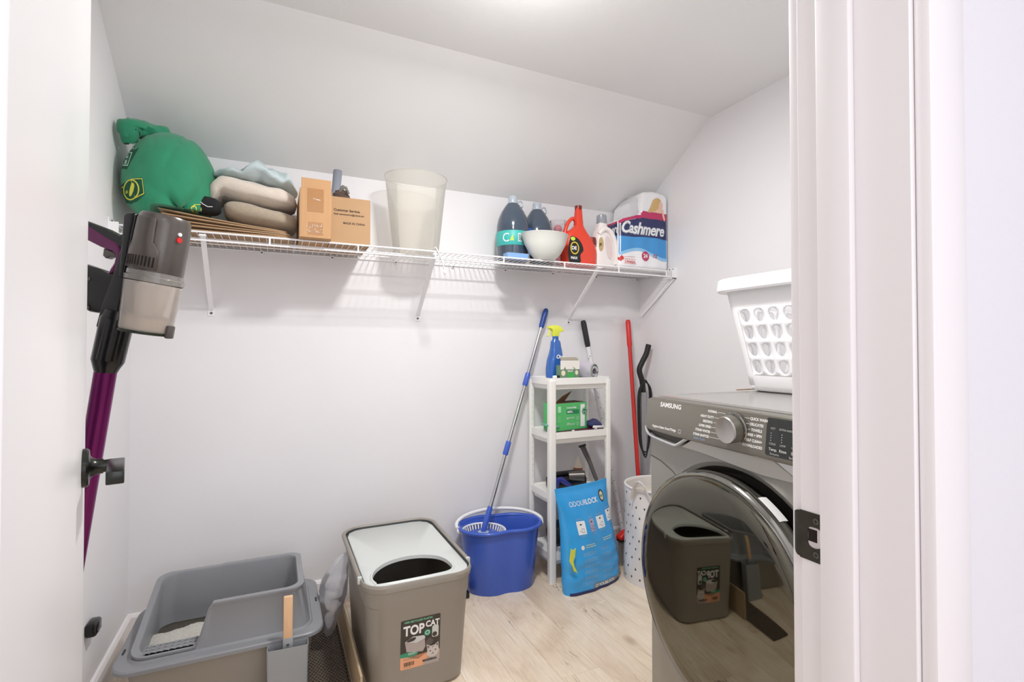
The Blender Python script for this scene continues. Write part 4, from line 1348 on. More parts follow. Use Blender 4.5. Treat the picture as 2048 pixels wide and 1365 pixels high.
tag(pc.build('cardboard_scrap', m_kraft), 'small brown cardboard scrap under the far corner of the laundry basket', 'cardboard')

# ================================================================== vacuum on the left
m_vblack = mat('glossy_black_plastic', (14, 14, 15), 0.2, coat=0.15, spec=0.4)
m_vgrey = mat('warm_grey_metallic_plastic', (92, 86, 82), 0.28, 0.35)
m_purple = mat('metallic_purple_tube', (112, 22, 92), 0.28, 0.6)
m_purple2 = mat('purple_plastic', (104, 30, 84), 0.4)
m_cup = film('clear_dust_cup', (240, 230, 220), clear=0.46, gloss=0.3, rough=0.05, translucent=0.3)
m_dust = mat('settled_dust', (214, 202, 188), 0.9, bump=0.4, bscale=80, var=0.08, vscale=12)
K = 1.1 / 1014.4
vc = thing('stick_vacuum', 'purple and black cordless stick vacuum hanging by the left wall behind the door', 'vacuum cleaner', (-0.329, 1.3686, 0), -0.4366)
def vp(u, v, y=0.0):
    """side view position on the vacuum: u to its front, v downwards, both in steps of about a millimetre"""
    return Vector(((u - 215) * K, y, 1.080 - (v - 745) * K))
Mv = lambda u, v, tilt: Matrix.Translation(vp(u, v)) @ Matrix.Rotation(radians(tilt), 4, 'Y')
# motor body above, dust cup below, common axis leaning 10 degrees
TL = 10.0
mb = MB(); mb.m = Mv(289, 662, TL)
mb.lathe([(0.050, 0.126), (0.051, 0.130), (0.051, 0.200), (0.0485, 0.235), (0.0475, 0.247), (0.044, 0.252), (0.02, 0.252)], 48)
mo = mb.build('motor_housing', m_vgrey, vc)
mb = MB(); mb.m = Mv(289, 662, TL)
for k in range(10):
    a = radians(-128 + 7.2 * k)
    c, s_ = cos(a), sin(a)
    t_ = Vector((-s_, c, 0)); n_ = Vector((c, s_, 0))
    for zz in (0,):
        p = n_ * 0.0552
        V = [p - t_ * 0.0016 + Vector((0, 0, 0.136)), p + t_ * 0.0016 + Vector((0, 0, 0.136)), p + t_ * 0.0016 + Vector((0, 0, 0.157)), p - t_ * 0.0016 + Vector((0, 0, 0.157))]
        mb.loft([V, [q + n_ * 0.0003 for q in V]])
mb.build('air_vent_slots', m_hole, mo, smooth=False)
# raised cover plate on the motor
mb = MB(); mb.m = Mv(289, 662, TL)
rows = []
for z, hw in ((0.131, 42), (0.172, 42), (0.188, 26), (0.236, 24), (0.240, 20)):
    rows.append([((0.0535 if z < 0.2 else 0.0525) * cos(radians(-96 + hw * (k / 8 - 1))), (0.0535 if z < 0.2 else 0.0525) * sin(radians(-96 + hw * (k / 8 - 1))), z) for k in range(17)])
mb.loft(rows, False, False, closed=False)
o = mb.build('cover_plate', m_vgrey, mo, recalc=False); solid(o, 0.003, 0)
mb = MB(); mb.m = Mv(289, 662, TL)
mb.lathe([(0.0500, 0.104), (0.0555, 0.106), (0.0555, 0.116), (0.0525, 0.118), (0.0525, 0.127), (0.050, 0.128)], 48, cap0=False, cap1=False)
mb.build('cup_collar', film('smoky_clear_plastic', (170, 166, 160), clear=0.35, gloss=0.3, rough=0.05, translucent=0.2), vc)
mb = MB(); mb.m = Mv(289, 662, TL)
mb.lathe([(0.048, 0.0), (0.0495, 0.004), (0.0545, 0.104)], 48, cap0=False, cap1=False)
mb.build('dust_cup', m_cup, vc, recalc=False)
mb = MB(); mb.m = Mv(289, 662, TL)
mb.lathe([(0.024, 0.030), (0.028, 0.050), (0.034, 0.100)], 24)
mb.build('inner_cyclone', mat('pale_grey_plastic', (196, 190, 184), 0.5), vc)
mb = MB(); mb.m = Mv(289, 662, TL)
mb.lathe([(0.044, 0.004), (0.045, 0.028), (0.036, 0.034)], 24)
mb.disp(lambda v: v + noise.noise_vector(v * 40) * 0.003)
mb.build('dust', m_dust, vc)
mb = MB(); mb.m = Mv(289, 662, TL)
mb.lathe([(0.049, -0.005), (0.0505, -0.003), (0.0505, 0.0005), (0.048, 0.001)], 48)
mb.build('cup_lid', mat('dark_green_black_plastic', (34, 44, 30), 0.3), vc)
mb = MB(); mb.m = Mv(289, 662, TL); mb.box((0.048, -0.010, -0.008), (0.058, 0.010, 0.020)); mb.bevel(0.003, 2); mb.build('lid_latch', m_vgrey, vc)
mb = MB(); mb.m = Mv(289, 662, TL); mb.tube([(0.047, -0.017, 0.205), (0.050, -0.018, 0.205)], 0.006, 16); mb.build('release_button', mat('bright_red_plastic', (206, 40, 36), 0.4), vc)
mb = MB(); mb.m = Mv(289, 662, TL); mb.tube([(0.046, -0.017, 0.217), (0.0495, -0.018, 0.217)], 0.004, 12); mb.build('indicator', m_white, vc)
def vprism(pts, y0, y1, bev, name, m, parent, n=0):
    mb = MB()
    P = [vp(u, v) for u, v in pts]
    a = [mb.v((p.x, y0, p.z)) for p in P]; b = [mb.v((p.x, y1, p.z)) for p in P]
    mb.f(a); mb.f(b[::-1])
    for i in range(len(P)): mb.f([a[(i + 1) % len(P)], a[i], b[i], b[(i + 1) % len(P)]])
    if bev: mb.bevel(bev, 3, 35)
    return mb.build(name, m, parent, sharp=45)
# black spine behind the motor running down to the tube socket
spine = [(263, 438), (268, 433), (282, 432), (286, 438), (282, 470), (270, 530), (256, 600), (246, 650), (238, 660), (214, 660), (205, 655), (216, 612), (236, 556), (250, 508), (258, 475)]
sp_ = vprism(spine, -0.022, 0.022, 0.008, 'spine', m_vblack, vc)
vprism([(262, 436), (268, 431), (285, 430), (288, 440), (276, 500), (264, 560), (254, 556), (259, 500)], -0.030, 0.030, 0.010, 'spine_cover', m_vblack, vc)
mb = MB()
a, b = vp(233, 640), vp(215, 722)
ax = (a - b).normalized()
mb.tube([a + ax * 0.02, a, b, vp(212, 736), vp(211, 745)], [0.026, 0.031, 0.030, 0.024, 0.0205], 40)
mb.build('tube_socket', m_vblack, vc)
mb = MB(); mb.tube([vp(241, 640, -0.014), vp(222, 720, -0.014)], [0.019, 0.019], 20); mb.build('socket_ridge', m_vblack, vc)
# handle loop
vprism([(140, 430), (166, 439), (215, 458), (242, 472), (258, 464), (268, 440), (272, 452), (268, 486), (252, 510), (247, 500), (236, 492), (200, 478), (166, 466), (140, 455)], -0.013, 0.013, 0.005, 'handle_arm', m_vblack, vc)
vprism([(148, 440), (172, 441), (182, 452), (215, 474), (240, 488), (246, 500), (246, 516), (240, 535), (232, 548), (222, 551), (226, 541), (234, 528), (238, 512), (230, 504), (206, 495), (176, 480), (148, 468)], -0.0145, 0.0145, 0.004, 'handle_grip', m_purple2, vc)
vprism([(210, 497), (232, 506), (240, 516), (222, 514), (214, 518), (208, 512)], -0.009, 0.009, 0.002, 'trigger', m_vgrey, vc)
vprism([(140, 520), (168, 527), (205, 540), (226, 549), (240, 548), (236, 570), (216, 625), (203, 627), (183, 624), (180, 605), (166, 597), (140, 592)], -0.017, 0.017, 0.006, 'battery_pack', m_vblack, vc)
mb = MB()
p = vp(188, 560); mb.tube([(p.x, -0.0165, p.z), (p.x, -0.0185, p.z)], 0.004, 12); mb.build('screw_recess', m_vgrey, vc); mb = MB(); p = vp(186, 617); mb.tube([(p.x, -0.0165, p.z), (p.x, -0.0185, p.z)], 0.005, 12)
mb.build('screw_recess', m_vgrey, vc)
vprism([(164, 601), (173, 602), (175, 608), (164, 609)], -0.01, 0.01, 0.002, 'charging_clip', m_vgrey, vc)
# tube down to the floor head, both behind the door
mb = MB(); mb.tube([vp(211, 742), vp(117, 1250, 0.02), vp(92, 1440, 0.03)], 0.0205, 32); mb.build('wand', m_purple, vc)
mb = MB(); q = vp(100, 1450, 0.03)
mb.m = Matrix.Translation((q.x, 0.03, 0)) @ Matrix.Rotation(0.4366, 4, 'Z')
mb.loft([rrect(0.034, 0.12, 0.02, 0.006), rrect(0.036, 0.125, 0.025, 0.02), rrect(0.034, 0.12, 0.02, 0.05), rrect(0.025, 0.06, 0.02, 0.062)])
mb.build('floor_head', m_vblack, vc)
mb = MB(); mb.tube([(q.x, 0.03, 0.05), (q.x, 0.03, 0.20), vp(92, 1440, 0.03)], 0.024, 20); mb.build('head_neck', m_vblack, vc)
vc.children[-1]['label'] = 'black swivel neck of the floor head'

# little black bracket on the left wall
mb = MB()
mb.loft([[(p[0], y, p[1]) for p in rr2(0.0, 0.030, -0.020, 0.020, 0.009, 4)] for y in (-0.028, 0.028)])
mb.bevel(0.006, 2)
wb = thing('wall_bracket', 'small glossy black bracket on the left wall beside the open door', 'bracket', (XL, 1.945, 0.286))
mb.build('bracket_body', m_vblack, wb)
MB().tube([(0.029, -0.012, -0.006), (0.032, -0.012, -0.006)], 0.006, 16).build('screw', m_vgrey, wb)
# ================================================================== open litter box on the left
m_taupe = mat('taupe_plastic', (148, 142, 133), 0.42, bump=0.04, bscale=300)
m_lgrey = mat('mid_grey_plastic', (136, 138, 142), 0.4, bump=0.03, bscale=300)
m_lid = mat('pale_grey_lid', (204, 208, 206), 0.38, bump=0.03, bscale=300)
m_dkline = mat('dark_gap', (40, 44, 46), 0.6)
X0, X1, Y0, Y1 = -0.428, 0.155, 1.800, 2.238
lx, ly = (X0 + X1) / 2, (Y0 + Y1) / 2
hx, hy = (X1 - X0) / 2, (Y1 - Y0) / 2
lt = thing('litter_box', 'open grey litter box with raised rim and gravel inside, beside the left wall', 'litter box', (lx, ly, 0))
mb = MB()
mb.loft([rrect(hx - 0.060, hy - 0.060, 0.05, 0.0), rrect(hx - 0.052, hy - 0.052, 0.055, 0.006), rrect(hx - 0.028, hy - 0.028, 0.06, 0.180), rrect(hx - 0.010, hy - 0.010, 0.06, 0.184), rrect(hx - 0.010, hy - 0.010, 0.06, 0.189), rrect(hx - 0.034, hy - 0.034, 0.055, 0.189), rrect(hx - 0.057, hy - 0.057, 0.05, 0.012), rrect(hx - 0.08, hy - 0.08, 0.04, 0.010)])
mb.build('tray', m_taupe, lt)
NR = 24
def ring_fn(inx, iny, r, zf, lean=0.0):
    pts = rrect(hx - inx, hy - iny, r, 0, 0, 0, NR // 2)
    # add points along the straight edges so the height can vary
    dense = []
    n = len(pts)
    for i in range(n):
        a, b = pts[i], pts[(i + 1) % n]
        d = sqrt((a[0] - b[0]) ** 2 + (a[1] - b[1]) ** 2)
        m_ = 40 if d > 0.1 else 1
        for k in range(m_):
            t = k / m_
            dense.append((a[0] + (b[0] - a[0]) * t, a[1] + (b[1] - a[1]) * t))
    return dense
def zrim(x, y):
    zl, zh = 0.216, 0.332
    wx, wy = x + lx, y + ly
    sm = lambda t: max(0, min(1, t)) ** 2 * (3 - 2 * max(0, min(1, t)))
    zf = zl + (zh - zl) * sm((wx + 0.222) / 0.045)          # along the front: low entry then high wall
    zs = zl + (zh - zl) * sm((wy - 1.84) / 0.40) ** 0.75     # along the left side: sloping up to the back
    if wx > -0.17: return zh
    if wy < 1.90: return max(zf, zs * 0 + zl) if wx > -0.33 else zl + (zs - zl)
    return zs
base_o = ring_fn(0.040, 0.036, 0.05, None)
top_o = ring_fn(0.040, 0.036, 0.05, None)
def mk(inset, hfn):
    out = []
    for (x, y) in base_o:
        zt = zrim(x, y)
        k = (zt - 0.206) / 0.126
        z = hfn(zt)
        ins = inset(k)
        l = Vector((x, y, 0))
        cxx = 1 - ins / hx
        cyy = 1 - ins / hy
        out.append((x * cxx, y * cyy, z))
    return out
mb = MB()
mb.loft([mk(lambda k: 0.0, lambda zt: 0.204), mk(lambda k: 0.026 * k, lambda zt: max(0.205, zt - 0.012)), mk(lambda k: 0.026 * k - 0.004, lambda zt: max(0.206, zt - 0.006)), mk(lambda k: 0.026 * k - 0.003, lambda zt: zt), mk(lambda k: 0.026 * k + 0.018, lambda zt: zt),
         mk(lambda k: 0.026 * k + 0.022, lambda zt: zt - 0.008), mk(lambda k: 0.030, lambda zt: 0.186), mk(lambda k: 0.032, lambda zt: 0.150)], False, False)
mb.build('raised_rim', m_lgrey, lt, sharp=50)
mb = MB()
mb.loft([rrect(hx - 0.042, hy - 0.038, 0.05, 0.191), rrect(hx - 0.006, hy - 0.006, 0.055, 0.186), rrect(hx, hy, 0.06, 0.186), rrect(hx, hy, 0.06, 0.196), rrect(hx - 0.004, hy - 0.004, 0.058, 0.200), rrect(hx - 0.032, hy - 0.030, 0.052, 0.201), rrect(hx - 0.036, hy - 0.034, 0.052, 0.207), rrect(hx - 0.05, hy - 0.05, 0.045, 0.207), rrect(hx - 0.042, hy - 0.038, 0.05, 0.191)], False, False)
mb.build('flange', m_lgrey, lt, sharp=30)
# entry step with raised grip marks
mb = MB(); mb.loft([rrect(0.082, 0.034, 0.012, 0.200, -0.29 - lx + 0.012, 1.872 - ly), rrect(0.080, 0.032, 0.012, 0.2145, -0.29 - lx + 0.012, 1.872 - ly), rrect(0.076, 0.028, 0.012, 0.216, -0.29 - lx + 0.012, 1.872 - ly)])
stp = mb.build('entry_step', m_lgrey, lt)
mb = MB()
for i in range(9):
    for j in range(3):
        cx_, cy_ = -0.348 - lx + 0.0165 * i, 1.853 - ly + 0.018 * j
        mb.tube(catmull([(cx_ - 0.006, cy_ - 0.003, 0.216), (cx_ - 0.001, cy_ + 0.002, 0.219), (cx_ + 0.006, cy_ + 0.003, 0.216)], 2), 0.0016, 6)
o = mb.build('grip_marks', m_lgrey, stp); o['kind'] = 'stuff'
for sx, xx, yy in ((-1, -0.414, 1.925), (1, 0.143, 2.03)):
    mb = MB(); mb.loft([rrect(0.0030, 0.016, 0.003, 0.2006, xx - lx, yy - ly), rrect(0.0030, 0.016, 0.003, 0.2016, xx - lx, yy - ly)]); mb.build('clip_slot', m_dkline, lt)
# clumping gravel
m_litter = mat('white_grey_gravel', (206, 204, 196), 0.95, bump=1.0, bscale=700, var=0.28, vscale=420)
mb = MB()
nx, ny = 70, 50
G = []
for i in range(nx + 1):
    row = []
    for j in range(ny + 1):
        x = -(hx - 0.066) + 2 * (hx - 0.066) * i / nx; y = -(hy - 0.066) + 2 * (hy - 0.066) * j / ny
        wx, wy = x + lx, y + ly
        h = 0.172 + 0.006 * sin(wx * 14) + 0.006 * noise.noise(Vector((wx * 22, wy * 22, 0))) + 0.0025 * noise.noise(Vector((wx * 160, wy * 160, 0)))
        h -= 0.075 * max(0, min(1, (wy - 2.07 - 0.02 * sin(wx * 22)) / 0.05))
        row.append(mb.v((x, y, max(0.012, h))))
    G.append(row)
for i in range(nx):
    for j in range(ny):
        mb.f([G[i][j], G[i + 1][j], G[i + 1][j + 1], G[i][j + 1]])
gr = mb.build('litter_gravel', m_litter)
gr.location = (lx, ly, 0)
tag(gr, 'pale grey clumping gravel piled at the front inside the open litter box', 'cat litter', kind='stuff')
# scoop in its holder hooked on the front
m_hold = mat('light_grey_holder', (150, 153, 156), 0.4)
m_wood = mat('pale_beech', (226, 186, 146), 0.5, bump=0.1, bscale=60, stretch=(12, 12, 1), var=0.06, vscale=14)
hd = thing('scoop_holder', 'flat grey scoop holder hooked on the front of the open litter box', 'holder', (0.043, 1.776, 0), radians(-4))
mb = MB()
mb.loft([rrect(0.054, 0.016, 0.005, 0.0), rrect(0.058, 0.020, 0.006, 0.02), rrect(0.060, 0.0215, 0.006, 0.190), rrect(0.058, 0.0195, 0.005, 0.190), rrect(0.055, 0.016, 0.005, 0.02)])
mb.build('holder_box', m_hold, hd)
sc = thing('litter_scoop', 'litter scoop with a flat pale wooden handle standing in the grey holder', 'scoop', (0.043, 1.777, 0.022), radians(-4))
mb = MB(); mb.box((-0.046, -0.003, 0.0), (0.046, 0.003, 0.13)); mb.box((-0.015, -0.006, 0.12), (0.015, 0.006, 0.192)); mb.bevel(0.002, 2); mb.build('blade', m_hold, sc)
mb = MB(); mb.box((-0.0135, -0.0055, 0.182), (0.0135, 0.0055, 0.322)); mb.bevel(0.0028, 3); mb.build('handle', m_wood, sc)
MB().tube([(0, -0.0055, 0.172), (0, -0.0078, 0.172)], 0.0042, 16).build('rivet', m_chrome, sc)

# ================================================================== top entry litter bin
tb_ = thing('litter_box', 'tall taupe top-entry litter box with a pale lid and D-shaped opening', 'litter box', (0.4425, 1.925, 0), 0)
hx, hy = 0.1875, 0.297
mb = MB()
rg = [(0.040, 0.045, 0.05, 0.0), (0.030, 0.035, 0.06, 0.010), (0.030, 0.034, 0.06, 0.016), (0.013, 0.012, 0.07, 0.300), (0.010, 0.010, 0.07, 0.305), (0.008, 0.008, 0.07, 0.352), (0.002, 0.002, 0.075, 0.356), (0.0, 0.0, 0.075, 0.372), (0.003, 0.003, 0.073, 0.380), (0.007, 0.007, 0.07, 0.380), (0.010, 0.010, 0.068, 0.370), (0.034, 0.036, 0.055, 0.02), (0.06, 0.06, 0.03, 0.016)]
mb.loft([rrect(hx - a, hy - b, r, z, 0, 0, 10) for a, b, r, z in rg])
mb.build('bin_body', m_taupe, tb_, sharp=28)
# lid with a real opening
outer = rrect(hx - 0.0125, hy - 0.0125, 0.066, 0.0, 0, 0, 12)
hole0 = cat2([(-0.128, -0.262), (0.05, -0.262), (0.108, -0.250), (0.122, -0.205), (0.105, -0.135), (0.050, -0.092), (-0.015, -0.082), (-0.080, -0.102), (-0.128, -0.150), (-0.148, -0.205), (-0.142, -0.248)], 6)
HC = Vector((-0.015, -0.175))
nA = 96
def polar(poly, a, c):
    d = Vector((cos(a), sin(a)))
    best = 0
    n = len(poly)
    for i in range(n):
        p, q = Vector(poly[i][:2]) - c, Vector(poly[(i + 1) % n][:2]) - c
        e = q - p
        den = d.x * e.y - d.y * e.x
        if abs(den) < 1e-12: continue
        t = (p.x * e.y - p.y * e.x) / den
        s_ = (p.x * d.y - p.y * d.x) / den
        if t > 0 and -1e-6 <= s_ <= 1 + 1e-6: best = max(best, t)
    return c + d * best
def pring(poly, z, k=0.0):
    out = []
    for i in range(nA):
        a = 2 * pi * i / nA
        p = polar(poly, a, HC)
        p = p + (p - HC).normalized() * k
        out.append((p.x, p.y, z))
    return out
mb = MB()
mb.loft([pring(outer, 0.366), pring(outer, 0.372), pring(outer, 0.3745, -0.004), pring(hole0, 0.3745, 0.010), pring(hole0, 0.3780, 0.005), pring(hole0, 0.3775, 0.0), pring(hole0, 0.366, -0.002), pring(hole0, 0.362, 0.004), pring(outer, 0.366)], False, False)
mb.build('lid', m_lid, tb_, sharp=35)
# dark gap line between frame and lid
mb = MB()
a_ = rrect(hx - 0.0075, hy - 0.0075, 0.070, 0.3795, 0, 0, 12); b_ = rrect(hx - 0.0118, hy - 0.0118, 0.067, 0.3720, 0, 0, 12)
mb.loft([a_, b_], False, False)
mb.build('lid_gap', m_dkline, tb_)
# frame of the lid: a hinged band along the left, back and right sides
def part_ring(i0, i1):
    pass
fr_pts = rrect(hx + 0.000, hy + 0.000, 0.075, 0.376, 0, 0, 12)
n4 = 13
seq = [( hx, -0.195, 0.376)] + fr_pts[0:n4] + fr_pts[n4:2 * n4] + [(-hx, -0.195, 0.376)]
seq = [p for p in seq if p[1] > -0.2]
mb = MB(); mb.tube(seq, 0.0075, 10, flat=1.2)
mb.build('lid_frame', m_taupe, tb_)
for sx in (-1, 1):
    mb = MB(); mb.box((sx * hx - 0.007, -0.206, 0.362), (sx * hx + 0.007, -0.194, 0.385)); mb.bevel(0.002, 2); mb.build('hinge_clip', m_lid, tb_)
# sticker on the front
def fy(z):
    t = (z - 0.016) / (0.300 - 0.016)
    return -(hy - (0.034 + (0.012 - 0.034) * t))
sf = lambda off: (lambda u, v: (u, fy(v) - off, v))
LX0, LX1, LZ0, LZ1 = -0.070, 0.062, 0.088, 0.252
m_stk = mat('dark_brown_sticker', (58, 52, 46), 0.4)
m_peach = mat('peach_print', (232, 168, 128), 0.45)
m_green2 = mat('emerald_print', (52, 146, 112), 0.45)
m_catg = mat('cat_grey_print', (176, 164, 160), 0.5)
m_catd = mat('cat_dark_print', (92, 84, 82), 0.5)
m_blkink = mat('black_ink', (24, 24, 24), 0.5)
print_mesh('sticker', [rr2(LX0, LX1, LZ0, LZ1, 0.004)], sf(0.0006), m_stk, tb_)
print_mesh('sticker_peach', [[(LX0, LZ0 + 0.003), (LX0 + 0.004, LZ0), (LX1 - 0.004, LZ0), (LX1, LZ0 + 0.01), (LX1, 0.128), (0.02, 0.130), (0.008, 0.124), (-0.01, 0.114), (-0.025, 0.119), (-0.045, 0.127), (LX0, 0.130)]], sf(0.0010), m_peach, tb_)
print_mesh('sticker_green', [[(LX0, 0.130), (-0.045, 0.127), (-0.025, 0.118), (-0.012, 0.134), (-0.012, 0.146), (LX0, 0.142)]], sf(0.0010), m_green2, tb_)
T = [('TOP', -0.061, 0.201, 0.044, dict(bold=0.0016, sx=0.80)), ('CAT', 0.012, 0.216, 0.028, dict(bold=0.0010, sx=0.84))]
text('lettering', T, sf(0.0016), m_white, tb_)
text('lettering', [('100% RECYCLED PLASTIC', -0.060, 0.242, 0.0088, dict(bold=0.0003, sx=0.96))], sf(0.0016), mat('mint_ink', (120, 196, 160), 0.5), tb_)
print_mesh('recycling_badge', [circ2(0.018, 0.197, 0.011)], sf(0.0022), m_green2, tb_)
print_mesh('recycling_sign', outline(circ2(0.018, 0.197, 0.0075, 0.0075, 14), 0.0022), sf(0.0026), mat('pale_mint_print', (196, 232, 214), 0.7), tb_)
# printed picture of two litter boxes and a cat
print_mesh('printed_box_side', [[(-0.056, 0.180), (-0.018, 0.172), (0.010, 0.178), (0.012, 0.150), (0.004, 0.136), (-0.050, 0.146)]], sf(0.0014), m_catg, tb_)
print_mesh('printed_box_lid', [[(-0.056, 0.180), (-0.030, 0.194), (0.008, 0.190), (0.012, 0.180), (-0.018, 0.170)], rr2(0.034, 0.056, 0.176, 0.216, 0.006)], sf(0.0018), m_lid, tb_)
print_mesh('printed_box_opening', [cat2([(-0.050, 0.182), (-0.034, 0.190), (-0.020, 0.189), (-0.026, 0.180), (-0.044, 0.178)], 4), circ2(0.043, 0.186, 0.008, 0.008, 16)], sf(0.0022), m_stk, tb_)
print_mesh('printed_box_shadow', [[(0.012, 0.150), (0.030, 0.148), (0.040, 0.166), (0.026, 0.178), (0.014, 0.168)]], sf(0.0014), m_catd, tb_)
m_catl = mat('cat_pale_print', (206, 196, 192), 0.5)
print_mesh('printed_cat_body', [[(0.006, 0.0885), (0.0605, 0.0885), (0.0612, 0.132), (0.050, 0.122), (0.024, 0.112), (0.012, 0.102)]], sf(0.0018), m_catg, tb_)
print_mesh('printed_cat_head', [cat2([(0.018, 0.128), (0.021, 0.116), (0.032, 0.110), (0.046, 0.111), (0.056, 0.119), (0.059, 0.131), (0.054, 0.143), (0.040, 0.149), (0.025, 0.144)], 5), [(0.0185, 0.134), (0.0165, 0.156), (0.031, 0.147)], [(0.043, 0.149), (0.056, 0.158), (0.058, 0.138)]], sf(0.0021), m_catl, tb_)
print_mesh('printed_cat_ear', [[(0.0200, 0.140), (0.0190, 0.151), (0.026, 0.147)], [(0.048, 0.149), (0.054, 0.154), (0.055, 0.144)], [(0.036, 0.146), (0.038, 0.140), (0.040, 0.146)]], sf(0.0024), m_catd, tb_)
print_mesh('printed_cat_eye', [circ2(0.029, 0.131, 0.0032, 0.0022, 8), circ2(0.047, 0.132, 0.0032, 0.0022, 8), circ2(0.038, 0.123, 0.0024, 0.0016, 6)] + strokes([(0.033, 0.118), (0.038, 0.120), (0.043, 0.118)], 0.0009), sf(0.0026), m_catd, tb_)
bars = []
r = random.Random(5); x = -0.058
while x < -0.024:
    w_ = r.choice((0.0006, 0.0010, 0.0016)); bars.append([(x, 0.098), (x + w_, 0.098), (x + w_, 0.111), (x, 0.111)]); x += w_ + r.choice((0.0006, 0.0010))
print_mesh('barcode', bars, sf(0.0014), m_stk, tb_)
print_mesh('small_print', fakelines(-0.060, -0.008, 0.123, 3, 0.0009, 0.0026, 1) + fakelines(-0.060, -0.03, 0.095, 2, 0.0009, 0.0024, 4), sf(0.0014), m_taupe, tb_)
print_mesh('small_print_white', fakelines(-0.044, -0.014, 0.140, 3, 0.0011, 0.0030, 2), sf(0.0014), m_white, tb_)
text('lettering', [('MODERNA', 0.004, 0.100, 0.0088, dict(bold=0.0005, space=1.15))], sf(0.0026), m_blkink, tb_)

# board leaning against the bin, dark mat, clear bag
m_board = mat('raw_beige_board', (186, 164, 132), 0.75, bump=0.1, bscale=60, var=0.05)
lbm = MB()
lbm.loft([[(0.262, 1.70, 0.0), (0.270, 1.70, 0.0), (0.270, 2.32, 0.0), (0.262, 2.32, 0.0)], [(0.224, 1.70, 0.20), (0.232, 1.70, 0.20), (0.232, 2.32, 0.20), (0.224, 2.32, 0.20)]][:0] or [[(0.243, 1.62, 0.006), (0.250, 1.62, 0.006), (0.250, 2.26, 0.006), (0.243, 2.26, 0.006)], [(0.243, 1.62, 0.125), (0.250, 1.62, 0.125), (0.250, 2.26, 0.125), (0.243, 2.26, 0.125)]])
bo = lbm.build('wooden_board', m_board, smooth=False)
tag(bo, 'thin beige board standing on edge along the left side of the tall litter box', 'board')

m_mat = mat('dark_brown_rubber', (104, 92, 80), 0.6)
lm = thing('litter_mat', 'dark brown honeycomb rubber mat on the floor between the two litter boxes', 'mat', (0.16, 1.86, 0))
MB().box((-0.055, -0.42, 0.0005), (0.078, 0.42, 0.003)).build('mat_base', mat('near_black_rubber', (36, 32, 28), 0.8), lm, smooth=False)
mb = MB()
s_ = 0.0072
hxs = []
def hexring(cx_, cy_, r0, r1):
    a = [mb.v((cx_ + r0 * cos(pi / 3 * k + pi / 6), cy_ + r0 * sin(pi / 3 * k + pi / 6), 0.0065)) for k in range(6)]
    b = [mb.v((cx_ + r1 * cos(pi / 3 * k + pi / 6), cy_ + r1 * sin(pi / 3 * k + pi / 6), 0.0065)) for k in range(6)]
    c = [mb.v((cx_ + r1 * cos(pi / 3 * k + pi / 6), cy_ + r1 * sin(pi / 3 * k + pi / 6), 0.003)) for k in range(6)]
    for k in range(6):
        j = (k + 1) % 6
        mb.f([a[k], a[j], b[j], b[k]]); mb.f([b[k], b[j], c[j], c[k]])
row = 0
y = -0.415
while y < 0.415:
    x = -0.050 + (row % 2) * s_ * 0.866
    while x < 0.072:
        hexring(x, y, s_, s_ * 0.72)
        x += s_ * 1.732
    y += s_ * 1.5
    row += 1
o = mb.build('honeycomb_cells', m_mat, lm, smooth=False, recalc=False); o['kind'] = 'stuff'
for xx in (-0.056, 0.076):
    MB().box((xx, -0.42, 0.0005), (xx + 0.004, 0.42, 0.008)).build('mat_edge', m_mat, lm, smooth=False)

m_bagfilm = film('clear_bag_film', (240, 241, 246), clear=0.48, gloss=0.10, rough=0.3, translucent=0.55)
cbg = thing('plastic_bag', 'crumpled clear plastic bag hanging between the two litter boxes', 'plastic bag', (0.225, 2.02, 0.0))
mb = MB()
rings = []
prof = [(0.295, 0.010, 0.035), (0.275, 0.026, 0.02), (0.245, 0.040, 0.00), (0.21, 0.050, -0.018), (0.17, 0.052, -0.03), (0.13, 0.048, -0.038), (0.08, 0.038, -0.046), (0.03, 0.024, -0.052), (0.005, 0.010, -0.054)]
NB = 48
for z, r_, ox in prof:
    rings.append([(ox * 0.7 + 0.002 + r_ * 0.95 * cos(2 * pi * k / NB), 0.02 + r_ * 1.3 * sin(2 * pi * k / NB), z + 0.05) for k in range(NB)])
# refine vertically
fine = []
for a, b in zip(rings[:-1], rings[1:]):
    for t in (0, 0.33, 0.66):
        fine.append([tuple(p[i] * (1 - t) + q[i] * t for i in range(3)) for p, q in zip(a, b)])
fine.append(rings[-1])
mb.loft(fine, False, True)
def crinkle(v):
    q = v * 16
    r1 = abs(noise.noise(q)); r2 = abs(noise.noise(q * 2.3 + Vector((7, 3, 1))))
    n_ = Vector((v.x, v.y, 0)).normalized()
    return v + n_ * (0.018 * (0.25 - r1) + 0.006 * (0.2 - r2)) + Vector((0, 0, noise.noise(q * 0.7) * 0.012))
mb.disp(crinkle)
for v in mb.bm.verts:
    wx = v.co.x + 0.225; wy = v.co.y + 2.02
    v.co.x = min(v.co.x, 0.030) if v.co.z < 0.36 else v.co.x
mb.build('bag_film', m_bagfilm, cbg, sharp=60, recalc=False)

